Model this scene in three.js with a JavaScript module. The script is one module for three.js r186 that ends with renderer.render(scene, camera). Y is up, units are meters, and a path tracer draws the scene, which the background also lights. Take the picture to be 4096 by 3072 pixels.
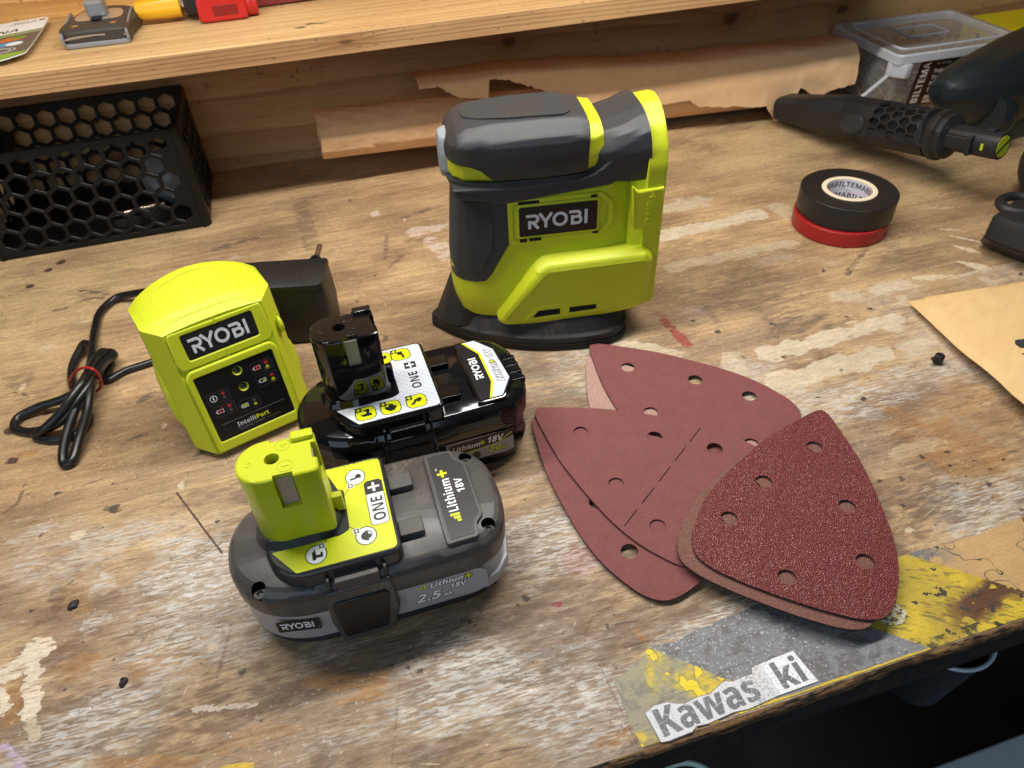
import * as THREE from 'three';
import { toCreasedNormals, mergeGeometries } from 'three/addons/utils/BufferGeometryUtils.js';
import { RoundedBoxGeometry } from 'three/addons/geometries/RoundedBoxGeometry.js';
import { FontLoader } from 'three/addons/loaders/FontLoader.js';
import { TextGeometry } from 'three/addons/geometries/TextGeometry.js';
import { RectAreaLightUniformsLib } from 'three/addons/lights/RectAreaLightUniformsLib.js';
import { Brush, Evaluator, SUBTRACTION } from 'three-bvh-csg';

// ---------------------------------------------------------------- camera, lamps, exposure
const scene = new THREE.Scene();
scene.background = new THREE.Color(0.02, 0.0205, 0.022);
const camera = new THREE.PerspectiveCamera(56.24, 4 / 3, 0.02, 30);
camera.position.set(0, 0.312, 0);
{
  const right = new THREE.Vector3(0.99873, -0.03754, 0.0336), down = new THREE.Vector3(-0.05038, -0.74419, 0.66606), fwd = new THREE.Vector3(0, -0.66691, -0.74514);
  camera.quaternion.setFromRotationMatrix(new THREE.Matrix4().makeBasis(right, down.negate(), fwd.negate()));
}
camera.focus = 0.37;
camera.userData.fStop = 17;
const renderer = new THREE.WebGLRenderer({ antialias: true });
renderer.toneMapping = THREE.LinearToneMapping;
renderer.toneMappingExposure = 1;
renderer.shadowMap.enabled = true;
RectAreaLightUniformsLib.init();

// bench axes: s runs along the bench to the right, t away from the camera
const BA = 14.8 * Math.PI / 180, CB = Math.cos(BA), SB = Math.sin(BA);
const W = (s, t, y = 0) => new THREE.Vector3(s * CB - t * SB, y, -s * SB - t * CB);
const LAMP = { s: 0.08, t: 0.385, y: 0.50, len: 0.78, wid: 0.035 };
{
  const lamp = new THREE.RectAreaLight(new THREE.Color(1, 0.965, 0.91), 57, LAMP.len, LAMP.wid);
  lamp.name = 'unseen_bench_lamp_light';  // source out of view above the bench, lights its top and casts the shelf shadow
  lamp.position.copy(W(LAMP.s, LAMP.t, LAMP.y));
  lamp.up.set(CB, 0, -SB);
  lamp.lookAt(W(LAMP.s, LAMP.t, 0));
  lamp.rotateZ(Math.PI / 2);
  scene.add(lamp);
  const fill = new THREE.RectAreaLight(new THREE.Color(0.66, 0.82, 1), 1.5, 2.4, 1.0);
  fill.name = 'unseen_cool_light';  // unseen source behind the camera, gives the near faces their cool light
  fill.position.set(-0.45, 0.85, 1.2);
  fill.lookAt(-0.05, 0, -0.2);
  scene.add(fill);
}

// ---------------------------------------------------------------- helpers
let seedState = 7;
const rnd = () => { seedState = (seedState + 0x6d2b79f5) | 0; let t = Math.imul(seedState ^ (seedState >>> 15), 1 | seedState); t = (t + Math.imul(t ^ (t >>> 7), 61 | t)) ^ t; return ((t ^ (t >>> 14)) >>> 0) / 4294967296; };
const TAB = new Float32Array(65536);
for (let i = 0; i < 65536; i++) TAB[i] = rnd();
function vn(x, y) { // value noise 0..1
  const xi = Math.floor(x), yi = Math.floor(y); let fx = x - xi, fy = y - yi;
  fx = fx * fx * (3 - 2 * fx); fy = fy * fy * (3 - 2 * fy);
  const a = TAB[((yi & 255) << 8) | (xi & 255)], b = TAB[((yi & 255) << 8) | ((xi + 1) & 255)], c = TAB[(((yi + 1) & 255) << 8) | (xi & 255)], d = TAB[(((yi + 1) & 255) << 8) | ((xi + 1) & 255)];
  return a + (b - a) * fx + (c - a) * fy + (a - b - c + d) * fx * fy;
}
function fbm(x, y, o = 4) { let v = 0, a = 0.5, n = 0; for (let i = 0; i < o; i++) { v += a * vn(x, y); n += a; a *= 0.5; x = x * 2.03 + 17.3; y = y * 2.03 + 9.1; } return v / n; }
const clamp = (x, a = 0, b = 1) => (x < a ? a : x > b ? b : x);
const sst = (a, b, x) => { x = clamp((x - a) / (b - a)); return x * x * (3 - 2 * x); };
const lerp = (a, b, k) => a + (b - a) * k;
const mix3 = (a, b, k) => [lerp(a[0], b[0], k), lerp(a[1], b[1], k), lerp(a[2], b[2], k)];

function dtex(w, h, fn, srgb = true, wrap = THREE.RepeatWrapping) { // fn(i, j) -> [r,g,b] 0..1, j upwards
  const data = new Uint8Array(w * h * 4);
  for (let j = 0, o = 0; j < h; j++) for (let i = 0; i < w; i++, o += 4) {
    const c = fn(i, j);
    if (typeof c === 'number') { data[o] = data[o + 1] = data[o + 2] = clamp(c) * 255; data[o + 3] = 255; }
    else { data[o] = clamp(c[0]) * 255; data[o + 1] = clamp(c[1]) * 255; data[o + 2] = clamp(c[2]) * 255; data[o + 3] = c.length > 3 ? clamp(c[3]) * 255 : 255; }
  }
  const t = new THREE.DataTexture(data, w, h);
  t.magFilter = THREE.LinearFilter; t.minFilter = THREE.LinearMipmapLinearFilter; t.generateMipmaps = true;
  t.wrapS = t.wrapT = wrap;
  if (srgb) t.colorSpace = THREE.SRGBColorSpace;
  t.needsUpdate = true;
  return t;
}
function ctex(w, h, draw) {
  const c = document.createElement('canvas'); c.width = w; c.height = h;
  const g = c.getContext('2d'); draw(g, w, h);
  const t = new THREE.CanvasTexture(c); t.colorSpace = THREE.SRGBColorSpace; t.wrapS = t.wrapT = THREE.ClampToEdgeWrapping;
  return t;
}
const std = (o) => new THREE.MeshStandardMaterial(o);
const phy = (o) => new THREE.MeshPhysicalMaterial(o);
const rep = (t, size) => { const c = t.clone(); c.repeat.set(1 / size, 1 / size); c.needsUpdate = true; return c; };
// small seamless-enough tiles
const tileNoise = (fx, o, seed = 0) => (i, j) => { const n = 256, x = i / n, y = j / n, a = fbm(x * fx + seed, y * fx, o), b = fbm((x - 1) * fx + seed, y * fx, o), c = fbm(x * fx + seed, (y - 1) * fx, o), d = fbm((x - 1) * fx + seed, (y - 1) * fx, o); const wx = sst(0.6, 1, x), wy = sst(0.6, 1, y); return lerp(lerp(a, b, wx), lerp(c, d, wx), wy); };
const T_GRAIN = dtex(256, 256, tileNoise(90, 2), false);       // fine moulded grain
const T_MOTTLE = dtex(256, 256, (i, j) => { const f = tileNoise(7, 5, 40)(i, j); return sst(0.3, 0.72, f); }, false);

// names & tags
const used = new Set();
function numbered(n) { if (!used.has(n)) { used.add(n); return n; } let i = 1; while (used.has(n + '_' + String(i).padStart(3, '0'))) i++; const r = n + '_' + String(i).padStart(3, '0'); used.add(r); return r; }
function shadow(o) { o.traverse((m) => { if (m.isMesh) { m.castShadow = true; m.receiveShadow = true; } }); }
function tag(o, label, category, group, kind) { o.userData.label = label; o.userData.category = category; if (group) o.userData.group = group; if (kind) o.userData.kind = kind; return o; }
function thing(name, label, category, pos = [0, 0, 0], turn = 0, group) {
  const o = new THREE.Group(); o.name = numbered(name); scene.add(o);
  if (pos.isVector3) o.position.copy(pos); else o.position.set(...pos);
  o.rotation.y = turn; return tag(o, label, category, group);
}
function part(name, geo, mat, parent) { const m = new THREE.Mesh(geo, mat); m.name = name; parent.add(m); return m; }

// shapes
function roundPoly(pts, r) { // pts [[x,y],...]; r number or list
  const n = pts.length, s = new THREE.Shape();
  for (let i = 0; i < n; i++) {
    const p = pts[i], a = pts[(i + n - 1) % n], b = pts[(i + 1) % n], ri = Array.isArray(r) ? r[i] : r;
    const la = Math.hypot(a[0] - p[0], a[1] - p[1]), lb = Math.hypot(b[0] - p[0], b[1] - p[1]), q = Math.min(ri, la * 0.49, lb * 0.49);
    const p0 = [p[0] + (a[0] - p[0]) / la * q, p[1] + (a[1] - p[1]) / la * q], p1 = [p[0] + (b[0] - p[0]) / lb * q, p[1] + (b[1] - p[1]) / lb * q];
    if (i === 0) s.moveTo(...p0); else s.lineTo(...p0);
    if (q > 1e-6) s.quadraticCurveTo(p[0], p[1], ...p1);
  }
  s.closePath(); return s;
}
const rect = (x0, y0, x1, y1) => [[x0, y0], [x1, y0], [x1, y1], [x0, y1]];
function splineShape(pts, closed = true) { const c = new THREE.CatmullRomCurve3(pts.map((p) => new THREE.Vector3(p[0], p[1], 0)), closed, 'centripetal'); return new THREE.Shape(c.getPoints(pts.length * 6).map((p) => new THREE.Vector2(p.x, p.y))); }
function ext(shape, depth, bev = 0, seg = 2, cs = 8, warp = null) {
  const g = new THREE.ExtrudeGeometry(shape, { depth: depth - 2 * bev, bevelEnabled: bev > 0, bevelThickness: bev, bevelSize: bev, bevelOffset: -bev, bevelSegments: seg, curveSegments: cs, steps: 1 });
  g.translate(0, 0, bev);
  if (warp) warp(g.attributes.position);
  // caps stay flat, the rim and the bevels are smoothed among themselves
  const piece = (m) => { const at = {}; for (const k of ['position', 'uv']) { const a = g.attributes[k], v = []; for (const r of g.groups) if (r.materialIndex === m) for (let i = r.start * a.itemSize; i < (r.start + r.count) * a.itemSize; i++) v.push(a.array[i]); at[k] = v; } const q = new THREE.BufferGeometry(); q.setAttribute('position', new THREE.Float32BufferAttribute(at.position, 3)); q.setAttribute('uv', new THREE.Float32BufferAttribute(at.uv, 2)); q.computeVertexNormals(); return q; };
  return mergeGeometries([piece(0), toCreasedNormals(piece(1), 0.7)]);
}
const neg = (pts) => pts.map((p) => [p[0], -p[1]]);
// plan outline [x, z] raised from y0 to y1
function plan(pts, r, y0, y1, bev = 0, seg = 3) { const s = pts instanceof THREE.Shape ? pts : roundPoly(neg(pts), r); return ext(s, y1 - y0, bev, seg).rotateX(-Math.PI / 2).translate(0, y0, 0); }
// side outline [x, y] swept from z0 to z1
function side(pts, r, z0, z1, bev = 0, seg = 3, warp = null) { const s = pts instanceof THREE.Shape ? pts : roundPoly(pts, r); return ext(s, z1 - z0, bev, seg, 8, warp).translate(0, 0, z0); }
// end outline [z, y] swept from x0 to x1
function endx(pts, r, x0, x1, bev = 0, seg = 3) { return ext(roundPoly(pts.map((p) => [-p[0], p[1]]), r), x1 - x0, bev, seg).rotateY(Math.PI / 2).translate(x0, 0, 0); }
const box = (x0, y0, z0, x1, y1, z1, r = 0.0005) => { const a = Math.abs(x1 - x0), b = Math.abs(y1 - y0), c = Math.abs(z1 - z0), q = Math.min(r, a * 0.45, b * 0.45, c * 0.45); return new RoundedBoxGeometry(a, b, c, 2, q).translate((x0 + x1) / 2, (y0 + y1) / 2, (z0 + z1) / 2); };
// flat print on the plan, uv 0..1 over the outline's bounds (canvas x = +x, canvas down = +z)
function flat(pts, r, y) {
  const g = new THREE.ShapeGeometry(pts instanceof THREE.Shape ? pts : roundPoly(neg(pts), r), 6); g.computeBoundingBox();
  const b = g.boundingBox, p = g.attributes.position, uv = g.attributes.uv;
  for (let i = 0; i < p.count; i++) uv.setXY(i, (p.getX(i) - b.min.x) / (b.max.x - b.min.x), (p.getY(i) - b.min.y) / (b.max.y - b.min.y));
  return g.rotateX(-Math.PI / 2).translate(0, y, 0);
}
// upright print in the xy plane facing +z
function upright(pts, r, z) {
  const g = new THREE.ShapeGeometry(pts instanceof THREE.Shape ? pts : roundPoly(pts, r), 6); g.computeBoundingBox();
  const b = g.boundingBox, p = g.attributes.position, uv = g.attributes.uv;
  for (let i = 0; i < p.count; i++) uv.setXY(i, (p.getX(i) - b.min.x) / (b.max.x - b.min.x), (p.getY(i) - b.min.y) / (b.max.y - b.min.y));
  return g.translate(0, 0, z);
}
// skin through rings of equal length (each a closed loop of Vector3), capped
function loft(rings, capA = true, capB = true, crease = 0.6) {
  const n = rings[0].length, pos = [], P = (v) => pos.push(v.x, v.y, v.z);
  for (let k = 0; k + 1 < rings.length; k++) for (let i = 0; i < n; i++) {
    const a = rings[k][i], b = rings[k][(i + 1) % n], c = rings[k + 1][i], d = rings[k + 1][(i + 1) % n];
    P(a); P(b); P(d); P(a); P(d); P(c);
  }
  const cap = (ring, flip) => { const m = ring.reduce((s, v) => s.add(v), new THREE.Vector3()).multiplyScalar(1 / n); for (let i = 0; i < n; i++) { const a = ring[i], b = ring[(i + 1) % n]; if (flip) { P(m); P(b); P(a); } else { P(m); P(a); P(b); } } };
  if (capA) cap(rings[0], true);
  if (capB) cap(rings[rings.length - 1], false);
  const g = new THREE.BufferGeometry(); g.setAttribute('position', new THREE.Float32BufferAttribute(pos, 3));
  const uv = new Float32Array(pos.length / 3 * 2); for (let i = 0; i < pos.length / 3; i++) { uv[i * 2] = pos[i * 3] + pos[i * 3 + 2] * 0.7; uv[i * 2 + 1] = pos[i * 3 + 1] + pos[i * 3 + 2] * 0.7; }
  g.setAttribute('uv', new THREE.BufferAttribute(uv, 2));
  g.computeVertexNormals();
  return toCreasedNormals(g, crease);
}
// superellipse ring point list
const sup = (n, hx, hz, p) => Array.from({ length: n }, (_, i) => { const a = i / n * Math.PI * 2, c = Math.cos(a), s = Math.sin(a); return [Math.sign(c) * Math.pow(Math.abs(c), 2 / p) * hx, Math.sign(s) * Math.pow(Math.abs(s), 2 / p) * hz]; });
const tube = (pts, r, seg, closed = false, rs = 10) => new THREE.TubeGeometry(new THREE.CatmullRomCurve3(pts, closed, 'centripetal'), seg, r, rs, closed);
const cyl = (r0, r1, h, n = 24) => new THREE.CylinderGeometry(r0, r1, h, n);
const ev = new Evaluator(); ev.useGroups = false; ev.attributes = ['position', 'normal', 'uv'];
function cut(geo, tools) { let a = new Brush(geo.index ? geo.toNonIndexed() : geo); a.updateMatrixWorld(); for (const t of tools) { const b = new Brush(t.index ? t.toNonIndexed() : t); b.updateMatrixWorld(); a = ev.evaluate(a, b, SUBTRACTION); } return a.geometry; }
function torx(parent, x, y, z, r, mat) { // small star-drive screw head seen from above
  const s = new THREE.Shape(); for (let i = 0; i < 24; i++) { const a = i / 24 * Math.PI * 2, q = r * (0.42 + 0.12 * Math.cos(a * 6)); if (i) s.lineTo(Math.cos(a) * q, Math.sin(a) * q); else s.moveTo(q, 0); }
  const o = new THREE.Shape(); o.absarc(0, 0, r, 0, Math.PI * 2); o.holes.push(s);
  const m = part('screw', mergeGeometries([ext(o, 0.0012, 0.0002, 1, 20).rotateX(-Math.PI / 2).translate(x, y, z), cyl(r * 0.9, r * 0.9, 0.0006, 16).toNonIndexed().translate(x, y, z)].map((g) => { const q = g.index ? g.toNonIndexed() : g; return q; })), mat, parent);
  return m;
}
// the maker's wordmark in a box x, y, w, h
function wordmark(g, x, y, w, h, col) {
  g.save(); g.translate(x, y); g.scale(w / 4.2, h); g.fillStyle = col; g.strokeStyle = col; g.lineWidth = 0.2; g.lineJoin = 'miter';
  const P = (f) => { g.beginPath(); f(); g.stroke(); };
  P(() => { g.moveTo(0, 0.1); g.lineTo(0.52, 0.1); g.arc(0.52, 0.335, 0.235, -Math.PI / 2, Math.PI / 2); g.lineTo(0.22, 0.57); });
  g.fillRect(0.12, 0.42, 0.2, 0.58);
  P(() => { g.moveTo(0.42, 0.55); g.lineTo(0.8, 1.02); });
  P(() => { g.moveTo(0.87, -0.02); g.lineTo(1.27, 0.56); g.lineTo(1.66, -0.02); }); g.fillRect(1.17, 0.5, 0.2, 0.5);
  P(() => { g.arc(2.2, 0.5, 0.4, 0, Math.PI * 2); });
  P(() => { g.moveTo(2.78, 0.1); g.lineTo(3.3, 0.1); g.arc(3.3, 0.28, 0.18, -Math.PI / 2, Math.PI / 2); g.lineTo(3.0, 0.46); });
  P(() => { g.moveTo(3.3, 0.46); g.arc(3.34, 0.68, 0.22, -Math.PI / 2, Math.PI / 2); g.lineTo(2.9, 0.9); }); g.fillRect(2.9, 0.34, 0.2, 0.64);
  g.fillRect(3.78, 0, 0.2, 1);
  g.restore();
}
function plus(g, x, y, s, k) { g.fillRect(x - s / 2, y - s * k / 2, s, s * k); g.fillRect(x - s * k / 2, y - s / 2, s * k, s); }

// ---------------------------------------------------------------- shared materials
const LIMEC = new THREE.Color().setRGB(0.525, 0.58, 0.016);
const M = {
  lime: phy({ color: LIMEC, roughness: 0.46, bumpMap: rep(T_GRAIN, 0.02), bumpScale: 0.00006 }),
  limeSmooth: phy({ color: LIMEC, roughness: 0.3, bumpMap: rep(T_GRAIN, 0.03), bumpScale: 0.00003 }),
  rubber: phy({ color: new THREE.Color(0.028, 0.029, 0.032), roughness: 0.5, bumpMap: rep(T_GRAIN, 0.016), bumpScale: 0.00006 }),
  rubberGrip: phy({ color: new THREE.Color(0.034, 0.036, 0.038), roughness: 0.62, bumpMap: rep(dtex(64, 64, (i, j) => 0.5 + 0.5 * Math.sin((i + j) / 64 * Math.PI * 8) * Math.sin((i - j) / 64 * Math.PI * 8), false), 0.007), bumpScale: 0.0007 }),
  gloss: phy({ color: new THREE.Color(0.006, 0.006, 0.007), roughness: 0.09, specularIntensity: 1 }),
  satin: phy({ color: new THREE.Color(0.011, 0.011, 0.012), roughness: 0.42, bumpMap: rep(T_GRAIN, 0.02), bumpScale: 0.00005 }),
  black: std({ color: new THREE.Color(0.009, 0.009, 0.01), roughness: 0.6 }),
  void: std({ color: new THREE.Color(0.003, 0.003, 0.003), roughness: 0.9 }),
  steel: std({ color: new THREE.Color(0.62, 0.6, 0.56), roughness: 0.3, metalness: 1 }),
  screw: std({ color: new THREE.Color(0.06, 0.06, 0.06), roughness: 0.5, metalness: 0.7 }),
  lightGrey: phy({ color: new THREE.Color(0.25, 0.27, 0.29), roughness: 0.45 }),
};
M.shell = phy({ color: 0xffffff, roughness: 0.36, map: rep(dtex(256, 256, (i, j) => { const d = sst(0.5, 0.85, tileNoise(6, 5, 11)(i, j)), f = tileNoise(60, 2, 3)(i, j); return mix3([0.295, 0.283, 0.275], [0.46, 0.43, 0.395], d * 0.75 * sst(0.35, 0.6, f)); }), 0.07), bumpMap: rep(T_GRAIN, 0.02), bumpScale: 0.00005 });
M.silver = phy({ color: new THREE.Color(0.40, 0.40, 0.415), roughness: 0.4, metalness: 0.25, bumpMap: rep(T_GRAIN, 0.015), bumpScale: 0.00004 });

// ---------------------------------------------------------------- the worn bench top
// marks on the wood: kind, 0 = oval (s, t, half s, half t, strength) or 1 = stroke (s, t, s, t, half width, strength)
const FEAT = [
  ['p',1,0.2764,0.5154,0.3191,0.5169,0.0098,0.6], ['p',1,0.258,0.473,0.3526,0.4764,0.008,0.8], ['p',1,0.2471,0.4273,0.3519,0.426,0.0065,0.45], ['p',1,0.3765,0.481,0.382,0.462,0.0099,0.5],
  ['p',1,0.2575,0.3088,0.3627,0.3138,0.0077,0.85], ['p',1,0.2516,0.2821,0.3294,0.2855,0.0098,0.75], ['p',0,0.3563,0.2841,0.0154,0.0079,0.6], ['p',0,0.3488,0.3491,0.0133,0.0097,0.55],
  ['p',1,0.3737,0.3474,0.3992,0.3482,0.0061,0.6], ['p',1,0.3834,0.3342,0.3837,0.3176,0.0048,0.6], ['s',1,0.4764,0.3933,0.4932,0.3751,0.0015,0.9], ['s',1,0.4683,0.3799,0.4786,0.3647,0.0032,0.7],
  ['s',1,0.4554,0.3593,0.4834,0.3253,0.005,0.8], ['s',1,0.4089,0.3524,0.4505,0.3372,0.0046,0.7], ['s',1,0.4926,0.4353,0.5117,0.4298,0.0024,0.5], ['s',1,0.4768,0.4039,0.4904,0.3972,0.0019,0.5],
  ['p',0,0.2336,0.3092,0.0078,0.0114,0.5], ['p',1,0.1765,0.3495,0.2022,0.3302,0.0059,0.7], ['r',1,0.2112,0.3655,0.2145,0.3361,0.0036,0.8], ['r',0,0.2122,0.372,0.0036,0.0079,0.3],
  ['b',0,0.2952,0.2896,0.0284,0.0078,0.6], ['b',0,0.3074,0.2434,0.0429,0.0161,0.75], ['d',0,0.301,0.3291,0.0302,0.0161,0.5], ['d',0,0.2791,0.3841,0.0436,0.0314,0.35],
  ['d',0,0.4198,0.3863,0.0387,0.0288,0.3], ['k',0,0.3197,0.3607,0.0017,0.0019,0.9], ['k',0,0.314,0.3398,0.0012,0.0013,0.9], ['k',0,0.333,0.3271,0.0014,0.0015,0.9],
  ['k',0,0.2752,0.3231,0.0021,0.0022,0.9], ['k',0,0.2403,0.3419,0.0021,0.0023,0.9], ['k',0,0.2303,0.3587,0.0017,0.0019,0.9], ['k',0,0.2806,0.3374,0.0023,0.0025,0.9],
  ['k',0,0.2952,0.28,0.0022,0.0021,0.9], ['k',0,0.2676,0.3032,0.0016,0.0016,0.9], ['k',0,0.3527,0.3833,0.0018,0.0021,0.9], ['k',0,0.3704,0.3769,0.0023,0.0027,0.9],
  ['k',0,0.3546,0.3303,0.0019,0.002,0.9], ['k',0,0.2431,0.3118,0.0016,0.0016,0.9], ['k',0,0.2661,0.2628,0.0015,0.0014,0.9], ['k',0,0.2921,0.2521,0.0019,0.0017,0.9],
  ['k',0,0.3209,0.2439,0.0012,0.0011,0.9], ['d',1,0.3661,0.3732,0.4072,0.4026,0.0023,0.6], ['d',1,0.249,0.395,0.2449,0.349,0.0026,0.4], ['o',1,0.2931,0.2483,0.311,0.2255,0.0034,0.8],
  ['o',0,0.3464,0.2351,0.0306,0.0213,0.6], ['o',0,0.32,0.1963,0.0313,0.0377,0.75], ['d',0,0.2904,0.2124,0.0251,0.0179,0.5], ['d',0,0.2825,0.1781,0.0236,0.0114,0.5],
  ['p',0,0.2933,0.2084,0.0192,0.0059,0.35], ['k',0,0.3118,0.1733,0.0024,0.002,0.95], ['k',0,0.3079,0.1997,0.0017,0.0015,0.95], ['k',0,0.2919,0.2007,0.0015,0.0014,0.95],
  ['k',0,0.3165,0.1883,0.0024,0.0021,0.95], ['k',0,0.3329,0.1849,0.0013,0.0011,0.95], ['k',0,0.3203,0.1818,0.0013,0.0011,0.95], ['k',0,0.2703,0.191,0.0018,0.0016,0.95],
  ['k',0,0.2661,0.1594,0.0012,0.001,0.95], ['k',0,0.2587,0.1756,0.0014,0.0012,0.95], ['k',0,0.3145,0.1538,0.0012,0.001,0.95], ['k',0,0.3017,0.1909,0.0011,0.001,0.95],
  ['k',0,0.2583,0.1943,0.002,0.0018,0.95], ['k',0,0.2909,0.2524,0.0017,0.0017,0.95], ['k',0,0.3068,0.1647,0.0009,0.0007,0.95], ['k',0,0.3044,0.1816,0.0009,0.0008,0.95],
  ['k',0,0.2966,0.1787,0.0009,0.0008,0.95], ['p',0,0.2509,0.161,0.0031,0.0015,1], ['p',0,0.2721,0.1508,0.0039,0.0017,0.7], ['p',0,0.2862,0.1461,0.0034,0.002,0.8],
  ['p',1,0.2356,0.1439,0.2682,0.1433,0.0028,0.9], ['p',1,0.269,0.1442,0.3063,0.1436,0.0021,0.8], ['w',0,0.0039,0.1507,0.0602,0.0205,0.9], ['w',0,0.0688,0.1715,0.0389,0.0224,0.75],
  ['w',0,-0.041,0.1511,0.0505,0.0122,0.8], ['w',0,0.0341,0.1272,0.0347,0.0105,0.8], ['w',0,-0.0608,0.1762,0.0265,0.0116,0.5], ['w',0,0.0677,0.1982,0.0244,0.0148,0.7],
  ['r',0,0.0856,0.1962,0.0127,0.0102,0.22], ['g',0,0.0325,0.1523,0.0332,0.0055,0.6], ['g',0,-0.0055,0.1499,0.0222,0.0053,0.4], ['o',1,-0.0047,0.1535,0.0066,0.1586,0.0018,0.9],
  ['o',1,-0.006,0.1473,0.0141,0.147,0.0016,0.9], ['o',1,0.0116,0.1521,0.0151,0.1529,0.0014,0.9], ['o',1,0.042,0.1502,0.0459,0.152,0.0016,0.9], ['o',1,0.0606,0.1101,0.0719,0.1108,0.0033,0.9],
  ['o',1,-0.0528,0.1747,-0.0247,0.1647,0.0043,0.9], ['o',1,-0.0433,0.161,-0.0256,0.1592,0.0018,0.9], ['o',1,0.0949,0.1519,0.0955,0.1464,0.0016,0.9], ['b',0,0.0132,0.1402,0.0034,0.0015,0.8],
  ['b',0,0.0132,0.133,0.0091,0.0033,0.5], ['b',0,0.046,0.1353,0.0102,0.0034,0.4], ['k',0,0.0212,0.1807,0.0013,0.0014,0.85], ['k',0,-0.0113,0.1673,0.0011,0.0011,0.85],
  ['k',0,0.0277,0.1843,0.0011,0.0013,0.85], ['k',0,0.0504,0.1844,0.0017,0.0019,0.85], ['k',0,0.0456,0.1824,0.0011,0.0013,0.85], ['k',0,-0.0063,0.1638,0.0014,0.0015,0.85],
  ['k',0,-0.0181,0.1715,0.0012,0.0014,0.85], ['k',0,0.0298,0.1434,0.0009,0.0009,0.85], ['k',0,-0.0846,0.1889,0.0014,0.0016,0.85], ['k',0,0.0824,0.1587,0.0009,0.001,0.85],
  ['r',0,0.0634,0.1767,0.0032,0.0014,1], ['b',1,0.0681,0.1521,0.0723,0.1603,0.0005,0.9], ['b',1,0.0723,0.1603,0.0778,0.1652,0.0006,0.9], ['b',1,0.0778,0.1652,0.0883,0.168,0.0004,0.8],
  ['b',0,0.0614,0.1569,0.0029,0.003,0.55], ['b',1,0.0647,0.2056,0.0629,0.1985,0.0006,0.8], ['b',1,0.0726,0.203,0.067,0.1947,0.0006,0.7], ['w',1,-0.0806,0.1683,-0.04,0.159,0.0028,0.9],
  ['w',1,-0.0918,0.1628,-0.0492,0.1555,0.0031,0.9], ['o',0,-0.0834,0.1574,0.0209,0.0052,0.5], ['y',1,-0.0918,0.1482,-0.0837,0.1464,0.0012,0.9], ['w',1,-0.0796,0.146,-0.0591,0.1412,0.0025,0.8],
  ['k',1,0.0718,0.1427,0.0737,0.1025,0.0004,0.35], ['k',1,0.0854,0.1465,0.1108,0.1457,0.0004,0.5], ['k',1,-0.0162,0.161,-0.0253,0.1288,0.0006,0.25], ['k',1,0.0771,0.141,0.0969,0.1407,0.0004,0.3],
  ['b',0,0.0393,0.1927,0.0115,0.0088,0.5], ['v',1,-0.1185,0.3109,-0.0935,0.2599,0.0006,0.95], ['k',1,-0.1074,0.261,-0.0931,0.2668,0.0005,0.5], ['w',0,-0.1162,0.2605,0.0312,0.023,0.75],
  ['w',0,-0.1231,0.2308,0.0352,0.0204,0.85], ['w',0,-0.1432,0.2894,0.0186,0.0152,0.5], ['w',0,-0.1945,0.2955,0.0185,0.0316,0.5], ['w',0,-0.1392,0.1907,0.0344,0.0171,0.7],
  ['w',0,-0.1505,0.2584,0.0105,0.0112,0.8], ['w',0,-0.2033,0.3285,0.0176,0.0127,0.5], ['b',0,-0.1606,0.2237,0.0163,0.0155,0.7], ['o',0,-0.1592,0.2133,0.0119,0.0074,0.7],
  ['o',0,-0.1176,0.2071,0.0208,0.0083,0.7], ['d',0,-0.1105,0.2067,0.0072,0.0056,0.6], ['d',0,-0.1737,0.2575,0.0039,0.0099,0.7], ['o',0,-0.1626,0.2549,0.0078,0.0154,0.6],
  ['b',0,-0.1796,0.2492,0.0221,0.0128,0.4], ['c',1,-0.1919,0.2203,-0.1765,0.2307,0.0058,1], ['c',1,-0.1786,0.2295,-0.1755,0.1998,0.0045,1], ['c',1,-0.191,0.2156,-0.187,0.2035,0.0028,1],
  ['o',1,-0.1839,0.2134,-0.1822,0.1971,0.0042,0.9], ['p',0,-0.1789,0.2315,0.0049,0.004,0.9], ['p',1,-0.1767,0.1985,-0.171,0.1864,0.0026,0.7], ['l',1,-0.1838,0.1874,-0.1751,0.175,0.0021,0.9],
  ['g',0,-0.1795,0.18,0.0044,0.0047,0.7], ['o',1,-0.1579,0.1703,-0.1042,0.1548,0.0027,0.8], ['y',1,-0.0886,0.1473,-0.0815,0.1458,0.0014,0.8], ['k',0,-0.1641,0.2513,0.0022,0.002,0.95],
  ['k',0,-0.1364,0.2008,0.0017,0.0014,0.95], ['k',0,-0.1296,0.2201,0.0011,0.001,0.95], ['k',0,-0.0839,0.1891,0.0014,0.0011,0.95], ['k',0,-0.0959,0.2818,0.0015,0.0014,0.95],
  ['k',0,-0.1521,0.3101,0.0033,0.0032,0.95], ['k',0,-0.1889,0.3033,0.0013,0.0013,0.95], ['k',0,-0.1853,0.3319,0.0016,0.0016,0.95], ['k',0,-0.1684,0.2664,0.0021,0.0019,0.95],
  ['k',0,-0.1546,0.3299,0.001,0.001,0.95], ['k',0,-0.142,0.2136,0.0008,0.0007,0.95], ['k',0,-0.1621,0.2048,0.0007,0.0006,0.95], ['k',0,-0.1024,0.1988,0.0007,0.0006,0.95],
  ['k',0,-0.1573,0.2278,0.0007,0.0006,0.95], ['k',0,-0.1849,0.2539,0.0009,0.0008,0.95], ['k',0,-0.1218,0.2523,0.0016,0.0014,0.95], ['p',0,-0.1691,0.2961,0.0042,0.0036,1],
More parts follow.
